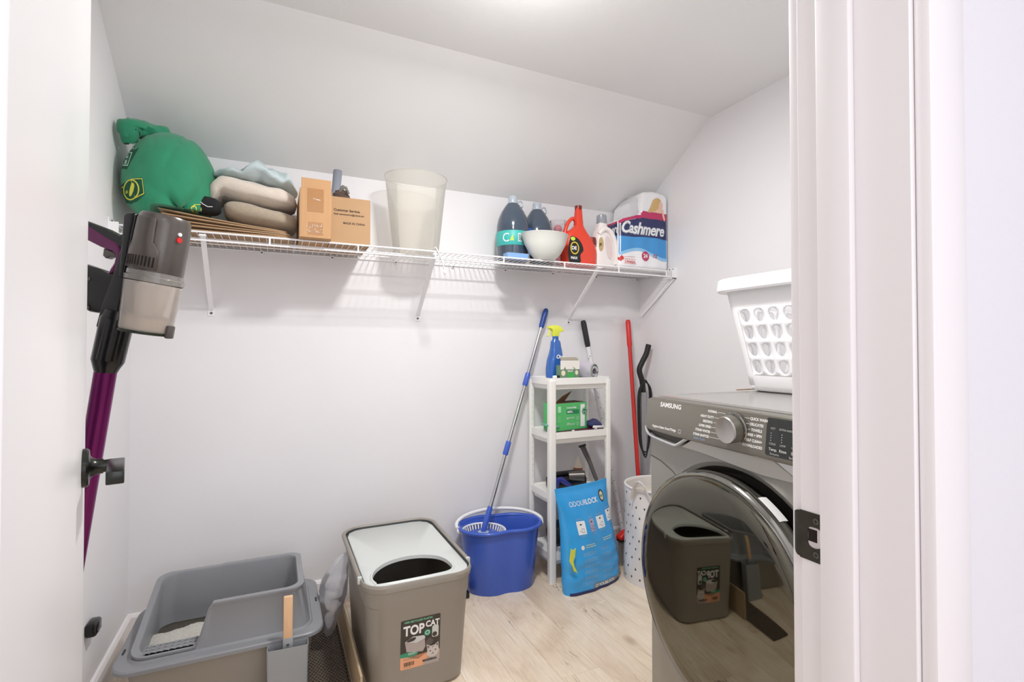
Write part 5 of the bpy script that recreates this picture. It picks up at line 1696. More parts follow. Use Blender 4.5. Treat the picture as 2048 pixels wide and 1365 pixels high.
# ================================================================== mop bucket and mop
m_bblue = mat('royal_blue_bucket', (62, 96, 194), 0.32, coat=0.15)
m_bblue2 = mat('inner_blue', (62, 96, 190), 0.35)
bk = thing('mop_bucket', 'blue two-lobed spin mop bucket with white wringer basket and bail handle', 'bucket', (0.985, 2.245, 0), radians(-7))
def lobe(k, z, dx=0.0, n=72):
    out = []
    for i in range(n):
        t = 2 * pi * i / n
        a, b = 0.200 * k, 0.135 * k
        x = a * cos(t); y = b * sin(t)
        x = a * (abs(cos(t)) ** 0.9) * (1 if cos(t) >= 0 else -1)
        y = b * (abs(sin(t)) ** 0.85) * (1 if sin(t) >= 0 else -1)
        pinch = exp(-((x - 0.01) / (0.055 * k)) ** 2)
        y *= 1 - (0.16 if y < 0 else 0.10) * pinch
        if x > 0: y *= 1 - 0.10 * (x / a)
        out.append((x + dx, y, z))
    return out
mb = MB()
mb.loft([lobe(0.80, 0.0), lobe(0.815, 0.006), lobe(0.90, 0.18), lobe(0.955, 0.285), lobe(1.0, 0.288), lobe(1.012, 0.294), lobe(1.0, 0.300), lobe(0.97, 0.298), lobe(0.94, 0.285), lobe(0.88, 0.18), lobe(0.79, 0.012), lobe(0.6, 0.010)])
mb.build('bucket_body', m_bblue, bk, sharp=40)
mb = MB(); mb.tube([(p[0], p[1], 0.290) for p in lobe(1.0, 0)], 0.0085, 10, closed=True); mb.build('rolled_rim', m_bblue, bk)
WX, WY = -0.082, 0.004
mb = MB(); mb.lathe([(0.104, 0.262), (0.108, 0.266), (0.108, 0.270), (0.102, 0.272), (0.098, 0.266)], 56, c=(WX, WY, 0), cap0=False, cap1=False)
wr = mb.build('wringer_ring', m_white, bk)
for k in range(40):
    a = 2 * pi * k / 40
    mb = MB()
    c_, s2 = cos(a), sin(a)
    t_ = Vector((-s2, c_, 0)) * 0.0042; n_ = Vector((c_, s2, 0))
    top, bot = n_ * 0.100 + Vector((WX, WY, 0.266)), n_ * 0.078 + Vector((WX, WY, 0.205))
    mb.loft([[top - t_, top + t_, top + t_ + n_ * 0.003, top - t_ + n_ * 0.003], [bot - t_ * 0.8, bot + t_ * 0.8, bot + t_ * 0.8 + n_ * 0.003, bot - t_ * 0.8 + n_ * 0.003]])
    mb.build('wringer_rib', m_white, wr, smooth=False)
MB().lathe([(0.080, 0.200), (0.082, 0.206), (0.078, 0.207)], 40, c=(WX, WY, 0)).build('wringer_base', m_white, wr)
MB().lathe([(0.02, 0.012), (0.02, 0.200)], 16, c=(WX, WY, 0)).build('wringer_axle', m_white, wr)
# bail lying along the back of the rim
bp = []
for i in range(0, 33):
    t = radians(-12 + 204 * i / 32)
    bp.append((0.212 * cos(t), 0.138 * sin(t) if sin(t) > 0 else 0.06 * sin(t), 0.296 + 0.026 * max(0, sin(t))))
mb = MB(); mb.tube(bp, 0.0085, 10); mb.build('bail_handle', m_white, bk)
for sx in (-1, 1):
    mb = MB(); mb.tube([(sx * 0.200, -0.012, 0.282), (sx * 0.214, -0.012, 0.282)], 0.010, 14); mb.build('bail_pivot', m_white, bk)

a, b = Vector((0.905, 2.262, 0.262)), Vector((1.325, 2.400, 1.348))
mp_ = thing('spin_mop', 'steel-handled spin mop with blue grips standing in the blue bucket', 'mop', (a.x, a.y, 0.2))
A, B = Vector((0, 0, 0.062)), b - Vector((a.x, a.y, 0.2))
at_ = lambda f: A + (B - A) * f
mb = MB(); mb.tube([at_(0.07), at_(0.94)], 0.0095, 20); mb.build('pole', mat('polished_steel_pole', (196, 196, 198), 0.2, 1.0), mp_)
for f0, f1, r_, nm in ((0.905, 1.0, 0.0145, 'top_grip'), (0.625, 0.685, 0.014, 'clamp_collar'), (0.315, 0.375, 0.0142, 'clamp_collar')):
    mb = MB()
    if f1 == 1.0: mb.tube([at_(f0), at_(f0 + 0.01), at_(0.98), at_(0.993), at_(1.0)], [0.012, r_, r_ + 0.001, r_ - 0.001, 0.008], 20)
    else: mb.tube([at_(f0), at_(f0 + 0.005), at_(f1 - 0.005), at_(f1)], [r_ - 0.002, r_, r_, r_ - 0.002], 20)
    mb.build(nm, m_navy if f1 == 1.0 else m_bblue, mp_)
mb = MB(); mb.tube([at_(-0.005), at_(0.02), at_(0.09), at_(0.10)], [0.012, 0.014, 0.0135, 0.011], 20); mb.build('pivot_socket', m_bblue, mp_)
mb = MB(); mb.lathe([(0.070, 0.036), (0.080, 0.042), (0.074, 0.050), (0.03, 0.056), (0.02, 0.060)], 44); mb.build('mop_disc', m_bblue2, mp_)
MB().lathe([(0.026, 0.054), (0.026, 0.060), (0.02, 0.062)], 24).build('disc_hub', m_capgrey, mp_)
m_fib = mat('white_mop_strands', (226, 226, 228), 0.95)
mb = MB()
r = random.Random(9)
for k in range(70):
    t = 2 * pi * k / 70; rr_ = 0.070 + 0.004 * r.random()
    mb.tube([(0.06 * cos(t), 0.06 * sin(t), 0.022), (rr_ * cos(t), rr_ * sin(t), 0.014), (0.9 * rr_ * cos(t + 0.1), 0.9 * rr_ * sin(t + 0.1), 0.0095)], 0.0022, 4)
o = mb.build('mop_strands', m_fib, mp_); o['kind'] = 'stuff'

# flat mop head between bin and bucket
fm_ = thing('flat_mop_head', 'small black and white flat mop head upright between tall litter box and bucket', 'mop head', (0.752, 2.215, 0), 0)
MB().box((-0.04, -0.035, 0.0), (0.055, 0.035, 0.030)).bevel(0.006, 2).build('black_pad', m_blk, fm_)
MB().box((-0.02, -0.030, 0.0302), (0.045, 0.02, 0.13)).bevel(0.008, 2).build('white_shell', m_white, fm_)
MB().box((0.010, -0.0325, 0.045), (0.022, -0.0295, 0.105)).bevel(0.001, 1).build('grey_window', m_wdark, fm_)
# ================================================================== slim storage tower
m_tow = mat('white_storage_plastic', (240, 240, 236), 0.4)
m_towhole = mat('tower_peg_hole', (150, 148, 144), 0.7)
tw = thing('storage_tower', 'slim white plastic four-tier storage tower against the back wall', 'shelf unit', (1.203, 2.143, 0))
TWd, TDp = 0.362, 0.235
LW = 0.030
levels = (0.955, 0.690, 0.395, 0.105)
legs = [(0, 0, 0.036), (TWd - LW, 0, 0.026), (0, TDp - 0.026, 0.026), (TWd - 0.026, TDp - 0.026, 0.026)]
for (x, y, w_) in legs:
    mb = MB()
    cx_, cy_ = x + w_ / 2, y + w_ / 2
    mb.loft([rrect(w_ / 2, w_ / 2, 0.008, 0, cx_, cy_, 4), rrect(w_ / 2, w_ / 2, 0.008, 0.975, cx_, cy_, 4)])
    lg = mb.build('leg', m_tow, tw)
    hb = MB()
    for k in range(30):
        z = 0.05 + 0.03 * k
        hb.tube([(x + w_ * 0.5, y - 0.0002, z), (x + w_ * 0.5, y + 0.001, z)], 0.0018, 6) if y > 0.1 else hb.tube([(x + w_ + 0.0002 if x < 0.1 else x - 0.0002, y + w_ * 0.5, z), (x + w_ - 0.001 if x < 0.1 else x + 0.001, y + w_ * 0.5, z)], 0.0018, 6)
    o = hb.build('peg_holes', m_towhole, lg); o['kind'] = 'stuff'
for i, z in enumerate(levels):
    mb = MB()
    cx_, cy_, hx_, hy_ = TWd / 2, TDp / 2, TWd / 2 - 0.006, TDp / 2 - 0.006
    mb.loft([rrect(hx_ - 0.022, hy_ - 0.022, 0.014, z - 0.026, cx_, cy_), rrect(hx_ - 0.014, hy_ - 0.014, 0.016, z - 0.022, cx_, cy_), rrect(hx_ - 0.010, hy_ - 0.010, 0.016, z, cx_, cy_),
             rrect(hx_, hy_, 0.010, z + 0.001, cx_, cy_), rrect(hx_, hy_, 0.010, z + 0.034, cx_, cy_), rrect(hx_ - 0.005, hy_ - 0.005, 0.008, z + 0.034, cx_, cy_), rrect(hx_ - 0.008, hy_ - 0.008, 0.008, z + 0.029, cx_, cy_), rrect(hx_ - 0.012, hy_ - 0.012, 0.008, z + 0.028, cx_, cy_)])
    mb.build('shelf_tray', m_tow, tw, sharp=35)
tz = lambda i: levels[i] + 0.0285

# top tier
m_spray = mat('blue_translucent_bottle', (44, 98, 176), 0.18, coat=0.4)
m_lime = mat('lime_yellow_plastic', (222, 228, 76), 0.4)
sy = thing('spray_bottle', 'blue spray bottle with a lime yellow trigger on top of the white tower', 'spray bottle', (1.302, 2.265, tz(0)), 0)
rings = []
for z, x0, x1, d in ((0, -0.046, 0.044, 0.028), (0.005, -0.05, 0.048, 0.032), (0.05, -0.050, 0.048, 0.034), (0.09, -0.044, 0.044, 0.032), (0.115, -0.036, 0.038, 0.028), (0.145, -0.028, 0.034, 0.024), (0.160, -0.026, 0.030, 0.022), (0.185, -0.024, 0.026, 0.020), (0.197, -0.014, 0.016, 0.014), (0.205, -0.013, 0.015, 0.013)):
    rings.append([(p[0], p[1], z) for p in rrect((x1 - x0) / 2, d, min(d, (x1 - x0) / 2) * 0.85, 0, (x0 + x1) / 2, 0, 6)])
MB().loft(rings).build('bottle_body', m_spray, sy)
MB().lathe([(0.016, 0.200), (0.016, 0.212), (0.0135, 0.214)], 20, c=(0.001, 0, 0)).build('collar', m_spray, sy)
mb = MB()
mb.prism([(-0.018, 0.212), (0.018, 0.212), (0.020, 0.226), (0.020, 0.234), (0.046, 0.238), (0.046, 0.247), (0.036, 0.252), (0.028, 0.264), (0.0, 0.270), (-0.024, 0.268), (-0.044, 0.262), (-0.046, 0.254), (-0.028, 0.250), (-0.018, 0.240)], -0.012, 0.012)
mb.bevel(0.003, 2); th = mb.build('trigger_head', m_lime, sy)
MB().tube(catmull([(-0.030, 0, 0.252), (-0.034, 0, 0.236), (-0.036, 0, 0.222), (-0.046, 0, 0.212)], 4), 0.0045, 8).build('trigger_lever', m_lime, th)
lf = lambda u, v: (u, -0.0352, v)
text('lettering', [('Oust', -0.014, 0.100, 0.026, dict(bold=0.0012, shear=0.2))], lambda u, v: (u, -0.0335, v), m_white, sy)

m_ctn = mat('sage_green_carton', (108, 140, 112), 0.6); m_ctnw = mat('white_carton_card', (232, 228, 222), 0.6); m_olive = mat('grey_olive_card', (158, 152, 138), 0.7)
ct = thing('carton', 'small green and white carton in front of the blue spray bottle', 'carton', (1.330, 2.185, tz(0)), radians(-4))
MB().box((-0.053, -0.02, 0), (0.053, 0.028, 0.066)).bevel(0.001, 1).build('carton_body', m_ctn, ct)
mb = MB(); mb.box((-0.053, -0.0212, 0.046), (0.053, -0.0202, 0.090)); mb.bevel(0.0004, 1); mb.build('front_flap', m_ctnw, ct)
mb = MB(); mb.loft([[(-0.048, -0.021, 0.090), (0.050, -0.021, 0.090), (0.050, -0.0195, 0.090), (-0.048, -0.0195, 0.090)], [(-0.044, 0.008, 0.106), (0.052, 0.008, 0.106), (0.052, 0.0095, 0.106), (-0.044, 0.0095, 0.106)]]); mb.build('top_flap', m_olive, ct, smooth=False)
cf = lambda u, v: (u, -0.0218, v)
print_mesh('leaf_print', [[(-0.036, 0.047), (-0.024, 0.047), (-0.028, 0.060)], [(0.014, 0.060), (0.030, 0.050), (0.024, 0.046)]], cf, m_ctn, ct)
print_mesh('bright_print', [circ2(0.004, 0.018, 0.020, 0.016)], cf, mat('bright_green_print', (66, 168, 84), 0.5), ct)
text('lettering', [('BAGS', -0.014, 0.034, 0.012, dict(bold=0.0004))], cf, m_ctnw, ct)
print_mesh('pale_print', [circ2(-0.038, 0.028, 0.012, 0.014, 10), circ2(0.036, 0.030, 0.009, 0.012, 10)], cf, mat('cream_print', (226, 220, 190), 0.6), ct)
bbt = thing('small_tube', 'tiny black and white squeeze tube at the front left of the tower top', 'tube', (1.262, 2.195, tz(0)))
MB().tube([(0, -0.01, 0.009), (0.024, -0.012, 0.009), (0.034, -0.013, 0.008)], [0.008, 0.0085, 0.005], 12).build('tube_body', m_blk, bbt)
MB().tube([(-0.018, -0.009, 0.009), (-0.001, -0.010, 0.009)], [0.007, 0.008], 12).build('cap', m_white, bbt)

m_lil = mat('lilac_microfibre', (196, 190, 202), 0.95, bump=0.8, bscale=300, sheen=0.4, var=0.05, vscale=40)
m_sage = mat('sage_binding', (138, 158, 132), 0.8)
rl = thing('cloth_roll', 'rolled lilac cleaning cloth with green binding on top of the white tower', 'cloth', (1.452, 2.240, tz(0)), radians(-66))
mb = MB()
rings = []
for i in range(17):
    x = -0.085 + 0.155 * i / 16
    t = i / 16
    r_ = 0.050 - 0.014 * t
    rings.append([(x, 0.9 * r_ * cos(2 * pi * k / 40), r_ * 0.98 + r_ * sin(2 * pi * k / 40)) for k in range(40)])
mb.loft(rings, True, False)
mb.disp(lambda v: Vector((v.x, v.y, max(0.0, v.z))) + noise.noise_vector(v * 26) * (0.006 if v.z > 0.012 else 0.0))
o = mb.build('cloth_body', m_lil, rl, sharp=70); solid(o, 0.004, -1)
mb = MB(); rr_ = 0.035
mb.tube([(0.071, 0.9 * rr_ * cos(2 * pi * k / 28), rr_ + rr_ * sin(2 * pi * k / 28)) for k in range(28)], 0.0032, 6, closed=True)
mb.build('binding', m_sage, rl)
mb = MB(); mb.tube([(0.073 - 0.001 * k, 0.021 * cos(k * 0.4), 0.034 + 0.021 * sin(k * 0.4)) for k in range(14)], 0.006, 8); mb.build('inner_fold', m_lil, rl)

# second tier
m_gbox = mat('apple_green_carton', (84, 186, 108), 0.5); m_gdk = mat('deep_green_carton', (36, 128, 84), 0.5); m_gsh = mat('green_carton_side', (66, 164, 92), 0.5)
gx = thing('carton', 'green carton with its brown inner flap open on the second tier of the tower', 'carton', (1.345, 2.235, tz(1) + 0.006), radians(11))
mb = MB(); mb.box((-0.105, -0.045, 0), (0.105, 0.05, 0.135)); mb.bevel(0.001, 1); mb.build('carton_body', m_gbox, gx)
mb = MB(); mb.box((-0.100, -0.042, 0.1352), (0.100, 0.046, 0.1356)); mb.build('open_top', mat('carton_inside', (96, 78, 60), 0.9), gx, smooth=False)
mb = MB(); mb.loft([[(-0.09, -0.02, 0.136), (0.02, 0.03, 0.136), (0.02, 0.032, 0.137), (-0.09, -0.018, 0.138)], [(-0.03, -0.01, 0.166), (0.065, 0.025, 0.186), (0.065, 0.027, 0.187), (-0.03, -0.008, 0.168)]]); mb.build('open_flap', mat('brown_inner_card', (124, 92, 62), 0.8), gx, smooth=False)
gfn_ = lambda off: (lambda u, v: (u, -0.0455 - off, v))
print_mesh('dark_band', [[(-0.035, 0.082), (0.050, 0.078), (0.050, 0.100), (-0.035, 0.102)]], gfn_(0.0004), m_gdk, gx)
print_mesh('white_panel', [[(0.060, 0.012), (0.090, 0.012), (0.090, 0.125), (0.060, 0.125)]], gfn_(0.0004), m_white, gx)
print_mesh('round_seal', [circ2(0.088, 0.088, 0.019)], gfn_(0.0008), m_gdk, gx)
print_mesh('seal_marks', outline(circ2(0.088, 0.088, 0.016, 0.016, 16), 0.0015) + [circ2(0.082, 0.086, 0.003, n=8), circ2(0.093, 0.086, 0.003, n=8)], gfn_(0.0012), m_white, gx)
text('lettering', [('REFILL', -0.03, 0.087, 0.013, dict(bold=0.0005)), ('Compost Bags', -0.034, 0.109, 0.011, dict(bold=0.0004)), ('BPI', -0.034, 0.055, 0.010, {}), ('100%', -0.034, 0.030, 0.010, {})], gfn_(0.0008), m_white, gx)
print_mesh('small_print', fakelines(-0.034, 0.025, 0.062, 2, 0.0014, 0.004, 3) + fakelines(-0.034, 0.025, 0.030, 2, 0.0014, 0.004, 8) + outline(circ2(0.040, 0.056, 0.008, 0.008, 14), 0.0012) + outline(circ2(0.040, 0.028, 0.008, 0.008, 14), 0.0012), gfn_(0.0008), m_white, gx)
print_mesh('side_code', [[(-0.092, 0.092), (-0.072, 0.092), (-0.072, 0.122), (-0.092, 0.122)]] + fakelines(-0.095, -0.07, 0.07, 5, 0.0014, 0.006, 5), gfn_(0.0005), mat('pale_green_print', (170, 226, 180), 0.5), gx)
m_tealp = mat('sea_green_plastic', (112, 176, 152), 0.4)
dp = thing('plastic_scoop', 'flat sea green plastic scoop poking out at the left of the second tier', 'scoop', (1.250, 2.205, tz(1) + 0.028), 0)
mb = MB(); P = cat2([(-0.058, -0.03), (-0.05, 0.02), (-0.02, 0.045), (0.02, 0.03), (0.03, -0.02), (0.0, -0.05), (-0.04, -0.048)], 5)
mb.loft([[(x, y, -0.0 - 0.15 * x) for x, y in P], [(x, y, 0.010 - 0.15 * x) for x, y in P]]); mb.bevel(0.003, 2, 50); mb.build('scoop_blade', m_tealp, dp)
MB().tube([(-0.02, -0.02, 0.010), (-0.02, -0.02, 0.0145)], 0.004, 10).build('hanging_hole', m_dkgreen, dp)
bk_ = thing('notebook', 'dark maroon booklet lying under the green carton on the second tier', 'booklet', (1.42, 2.195, tz(1)), radians(3))
MB().box((-0.15, -0.022, 0.0), (0.12, 0.10, 0.005)).bevel(0.0012, 1).build('cover', mat('maroon_cover', (92, 34, 62), 0.5), bk_)
for x in (-0.08, 0.06):
    MB().tube([(x, -0.0225, 0.006), (x + 0.014, -0.0225, 0.006)], 0.003, 8).build('clip', m_white, bk_)
m_nav = mat('navy_packet', (44, 48, 96), 0.5); 
pk_ = soft_block(1.455, 1.535, 2.17, 2.26, tz(1) + 0.006, tz(1) + 0.046, amp=0.008, fs=20, seed=31, p=3)
o = pk_.build('folded_packet', m_nav); tag(o, 'crumpled navy and white packet right of the green carton on the second tier', 'packet')
mb = MB(); mb.loft([[(1.46, 2.163, tz(1) + 0.012), (1.535, 2.166, tz(1) + 0.010)], [(1.462, 2.161, tz(1) + 0.024), (1.535, 2.163, tz(1) + 0.020)]], False, False, closed=False)
o2 = mb.build('white_stripe', m_white, o); solid(o2, 0.0015)

# third tier: attachments
vt = thing('vacuum_attachment', 'black vacuum brush attachment lying across the third tier of the tower', 'vacuum attachment', (1.36, 2.25, tz(2)))
mb = MB(); mb.box((-0.10, -0.04, 0.0), (0.10, 0.05, 0.055)); mb.bevel(0.012, 3); mb.build('head', m_vblack, vt)
mb = MB(); mb.box((-0.09, 0.01, 0.055), (0.11, 0.05, 0.072)); mb.bevel(0.006, 2); mb.build('top_cover', m_blk, vt)
mb = MB(); mb.tube([(0.0, -0.02, 0.06), (0.05, -0.045, 0.062), (0.07, -0.055, 0.062)], [0.022, 0.025, 0.027], 28); nk = mb.build('neck', m_vgrey, vt)
mb = MB(); mb.tube([(0.0695, -0.0552, 0.062), (0.0735, -0.0572, 0.062)], 0.021, 24); mb.build('neck_opening', m_hole, nk)
bb = thing('plastic_brush', 'dark blue plastic brush handle among the attachments on the third tier', 'brush', (1.285, 2.215, tz(2)))
mb = MB(); mb.tube([(-0.01, 0, 0.012), (0.0, 0, 0.055), (0.02, 0.0, 0.050), (0.075, 0, 0.014)], [0.012, 0.016, 0.016, 0.011], 14, flat=0.8); mb.build('handle', mat('indigo_plastic', (48, 52, 132), 0.35), bb)
mb = MB(); mb.box((-0.045, -0.02, 0.0), (-0.015, 0.02, 0.035)); mb.bevel(0.005, 2); mb.build('bristle_block', m_vblack, bb)
og = thing('glue_bottle', 'small clear bottle with an orange-brown label at the back of the third tier', 'bottle', (1.475, 2.325, tz(2)))
MB().lathe([(0.022, 0), (0.024, 0.004), (0.024, 0.075), (0.010, 0.105), (0.005, 0.128), (0.003, 0.130)], 24).build('bottle_body', mat('pale_cream_plastic', (226, 214, 196), 0.4), og)
MB().lathe([(0.0245, 0.055), (0.0248, 0.056), (0.0245, 0.074)], 24, cap0=False, cap1=False).build('label_band', mat('rust_orange_print', (178, 96, 56), 0.5), og)
ps = thing('crevice_tool', 'long dark grey crevice tool standing up from the third tier of the tower', 'vacuum attachment', (1.500, 2.185, tz(2)))
mb = MB(); mb.tube([(0.012, 0.0, 0.002), (-0.014, 0.040, 0.115), (-0.038, 0.075, 0.198)], [0.010, 0.012, 0.016], 16, flat=0.7); mb.build('shaft', mat('graphite_plastic', (84, 80, 78), 0.45), ps)
mb = MB(); mb.tube([(-0.0378, 0.0745, 0.196), (-0.0395, 0.077, 0.205)], [0.021, 0.020], 20); mb.build('socket_end', m_blk, ps)
# bottom tier
bt = thing('storage_bag', 'dark folded bag in the bottom tier of the white tower', 'bag', (1.38, 2.27, tz(3)))
b_ = soft_block(-0.12, 0.12, -0.06, 0.06, 0.0, 0.12, amp=0.008, fs=12, seed=40); b_.build('bag_body', mat('charcoal_fabric', (48, 44, 42), 0.8), bt)
MB().tube(catmull([(-0.05, -0.04, 0.11), (-0.03, -0.05, 0.15), (0.03, -0.05, 0.15), (0.05, -0.04, 0.11)], 5), 0.005, 8).build('bag_handle', m_blk, bt)

# ================================================================== cat litter sack
def lerp(p, t):
    for a, b in zip(p[:-1], p[1:]):
        if t <= b[0]: return a[1] + (b[1] - a[1]) * (t - a[0]) / (b[0] - a[0])
    return p[-1][1]
SH = 0.475
HW = [(0, 0.168), (0.05, 0.176), (0.15, 0.172), (0.28, 0.160), (0.36, 0.157), (0.43, 0.164), (0.475, 0.168)]
TH = [(0, 0.050), (0.04, 0.056), (0.15, 0.060), (0.26, 0.050), (0.36, 0.034), (0.43, 0.014), (0.455, 0.004), (0.475, 0.003)]
YC = [(0, 0.0), (0.2, 0.018), (0.36, 0.032), (0.475, 0.036)]
XS = [(0, 0.0), (0.1, 0.005), (0.25, -0.004), (0.475, -0.028)]
def sack_front(u, z):
    hw, th_, yc = lerp(HW, z), lerp(TH, z), lerp(YC, z)
    k = min(1.0, abs(u / hw))
    y = yc - th_ * (1 - k ** 3.2) ** (1 / 2.2)
    y += 0.004 * noise.noise(Vector((u * 16 + 2, z * 12, 0))) * (1 if z < 0.44 else 0.5) + 0.0022 * sin(z * 95 + u * 22 + 2 * sin(u * 30)) * exp(-((z - 0.10) / 0.12) ** 2)
    y -= 0.006 * exp(-((u + 0.02 + 0.25 * (z - 0.25)) / 0.02) ** 2) * exp(-((z - 0.28) / 0.06) ** 2)
    return (u + lerp(XS, z), y, z + 0.014 * ((u / hw) ** 2) * (z / SH) * (0.5 + u))
sk = thing('cat_litter_sack', 'bright blue ODOURLOCK cat litter sack leaning against the white tower', 'sack', (1.378, 2.058, 0), radians(10))
m_sack = mat('sky_blue_sack_film', (54, 166, 238), 0.32, coat=0.25, bump=0.25, bscale=45, var=0.07, vscale=7)
mb = MB()
NU, NZ = 44, 60
F, B = [], []
for j in range(NZ + 1):
    z = SH * j / NZ
    hw, th_, yc = lerp(HW, z), lerp(TH, z), lerp(YC, z)
    fr, bk2 = [], []
    for i in range(NU + 1):
        u = -hw * cos(pi * i / NU)
        p = sack_front(u, z)
        fr.append(mb.v(p))
    for i in range(1, NU):
        u = hw * cos(pi * i / NU)
        k = min(1.0, abs(u / hw))
        x_, y_, z_ = sack_front(u, z)
        y2 = yc + th_ * (1 - k ** 3.2) ** (1 / 2.2) * 0.8
        bk2.append(mb.v((x_, max(y2, y_ + 0.002), z_)))
    F.append(fr + bk2)
for a, b in zip(F[:-1], F[1:]):
    n = len(a)
    for i in range(n): mb.f([a[i], a[(i + 1) % n], b[(i + 1) % n], b[i]])
mb.f(F[0][::-1]); mb.f(F[-1])
mb.build('sack_body', m_sack, sk, sharp=70)
sfn = lambda off: (lambda u, v: (lambda p: (p[0], p[1] - off, p[2]))(sack_front(u, v)))
m_pw = mat('bright_white_print', (242, 246, 248), 0.4)
m_pl = mat('faint_white_print', (140, 196, 226), 0.4)
text('lettering', [('ODOUR', -0.108, 0.388, 0.032, dict(bold=0.0, sx=0.88)), ('LOCK', -0.006, 0.388, 0.032, dict(bold=0.0009, sx=0.84, space=1.08))], sfn(0.0012), m_pw, sk)
print_mesh('emblem', [cat2([(0.096, 0.385), (0.108, 0.380), (0.120, 0.395), (0.118, 0.425), (0.104, 0.437), (0.090, 0.425), (0.088, 0.400)], 4)], sfn(0.0012), m_stk, sk, 1)
print_mesh('emblem_inner', [cat2([(0.097, 0.392), (0.107, 0.387), (0.115, 0.398), (0.113, 0.420), (0.104, 0.429), (0.094, 0.420), (0.093, 0.402)], 4)], sfn(0.0018), mat('cream_print', (226, 220, 190), 0.6), sk, 1)
text('emblem_lettering', [('RC', 0.095, 0.403, 0.014, dict(bold=0.0004))], sfn(0.0026), m_stk, sk)
for (x0, x1, z0, z1) in ((-0.092, -0.046, 0.262, 0.322), (-0.020, 0.012, 0.266, 0.322), (0.032, 0.082, 0.270, 0.325), (0.104, 0.146, 0.288, 0.340)):
    print_mesh('instruction_picture', [rr2(x0, x1, z0, z1, 0.003)], sfn(0.0012), m_pw if x1 - x0 > 0.035 else mat('dull_pinkish_print', (178, 170, 196), 0.5), sk, 2)
    cx_ = (x0 + x1) / 2
    print_mesh('picture_marks', outline([(cx_, z0 + 0.008), (cx_ + 0.014, z0 + 0.008), (cx_ + 0.014, z0 + 0.026), (cx_, z0 + 0.026)], 0.0018) + strokes([(cx_ - 0.012, z0 + 0.018), (cx_ - 0.004, z0 + 0.012)], 0.0018) + [circ2(cx_, z0 + 0.044, 0.006, 0.004, 8)], sfn(0.0018), mat('slate_print', (70, 84, 110), 0.5), sk)
    print_mesh('picture_caption', fakelines(x0 + 0.004, x1, z0 - 0.006, 2, 0.0022, 0.005, int(x0 * 1000)) + fakelines(x0 + 0.002, x1, z1 + 0.010, 2, 0.0022, 0.005, int(x1 * 1000)), sfn(0.0012), m_pl, sk)
print_mesh('round_icon', [circ2(-0.082, 0.205, 0.010)], sfn(0.0012), m_pw, sk)
print_mesh('bold_caption', fakelines(-0.062, 0.0, 0.210, 2, 0.0034, 0.009, 11) + fakelines(0.050, 0.125, 0.222, 2, 0.0034, 0.009, 12), sfn(0.0012), mat('pale_yellow_print', (226, 236, 196), 0.5), sk)
cols = []
for bi in range(6):
    cols += fakelines(-0.085, 0.005, 0.178 - bi * 0.026, 4, 0.0017, 0.0042, 30 + bi) + fakelines(0.030, 0.088, 0.186 - bi * 0.026, 4, 0.0017, 0.0042, 60 + bi) + fakelines(0.108, 0.148, 0.196 - bi * 0.026, 4, 0.0017, 0.0042, 90 + bi)
o = print_mesh('fine_print', cols, sfn(0.0012), m_pl, sk); o['kind'] = 'stuff'
text('lettering', [('ODOURLOCK', -0.02, 0.014, 0.020, dict(bold=0.0006))], sfn(0.0016), m_pw, sk)
print_mesh('silver_strip', [[(-0.035, 0.008), (0.155, 0.010), (0.155, 0.034), (-0.035, 0.032)]], sfn(0.0010), mat('silver_strip_print', (128, 146, 160), 0.35), sk, 3)
seam = MB()
rows = []
for k in range(31):
    u = -0.158 + 0.316 * k / 30
    p = sack_front(u, 0.004); q = sack_front(u, 0.013)
    rows.append([(p[0], p[1] - 0.0045, 0.0008), (q[0], q[1] - 0.0025, 0.012), (q[0], q[1] + 0.001, 0.013), (p[0], p[1] + 0.001, 0.0008)])
seam.loft(rows)
seam.build('bottom_seam', m_nav, sk)
mb = MB()
lime = [(-0.166, 0.225), (-0.150, 0.215), (-0.138, 0.222), (-0.142, 0.188), (-0.152, 0.165), (-0.146, 0.140), (-0.136, 0.125), (-0.126, 0.100), (-0.135, 0.112), (-0.150, 0.120), (-0.160, 0.145), (-0.176, 0.170), (-0.172, 0.195)]
mb.prism([(x + 0.004, z) for x, z in lime], -0.046, -0.043); mb.bevel(0.0008, 1, 50)
o = mb.build('lime_tag', m_lime, sk); o.location = (-0.006, -0.002, 0)

# ================================================================== handles in the right corner
m_dotw = mat('white_pole_plastic', (232, 232, 234), 0.4); m_blkdot = mat('black_dot_print', (28, 28, 32), 0.5); m_blackgrip = mat('black_rubber_grip', (28, 28, 28), 0.5)
A, B = Vector((1.775, 2.295, 0.0)), Vector((1.558, 2.400, 1.292))
wp = thing('broom', 'white dotted broom pole with a black grip leaning behind the white tower', 'broom', A)
V_ = B - A
mb = MB(); mb.tube([V_ * 0.06, V_ * 0.90], 0.0125, 20); pl_ = mb.build('pole', m_dotw, wp)
mb = MB(); mb.tube([V_ * 0.885, V_ * 0.90, V_ * 0.985, V_ * 0.997, V_], [0.013, 0.0155, 0.0155, 0.013, 0.006], 20); mb.build('grip', m_blackgrip, wp)
mb = MB()
ax = V_.normalized(); s1 = ax.cross(Vector((0, 1, 0))).normalized(); s2 = ax.cross(s1).normalized()
r = random.Random(12)
for k in range(90):
    f_ = 0.08 + 0.80 * k / 90
    a_ = (k % 5) * 2 * pi / 5 + r.uniform(-0.3, 0.3)
    n_ = s1 * cos(a_) + s2 * sin(a_)
    c_ = V_ * f_ + n_ * 0.0122
    mb.tube([c_, c_ + n_ * 0.0006], 0.0026, 8)
o = mb.build('black_dots', m_blkdot, pl_); o['kind'] = 'stuff'
mb = MB(); mb.box((-0.05, -0.02, 0.07), (0.05, 0.02, 0.10)); mb.bevel(0.008, 2); hd_ = mb.build('head_block', m_dotw, wp)
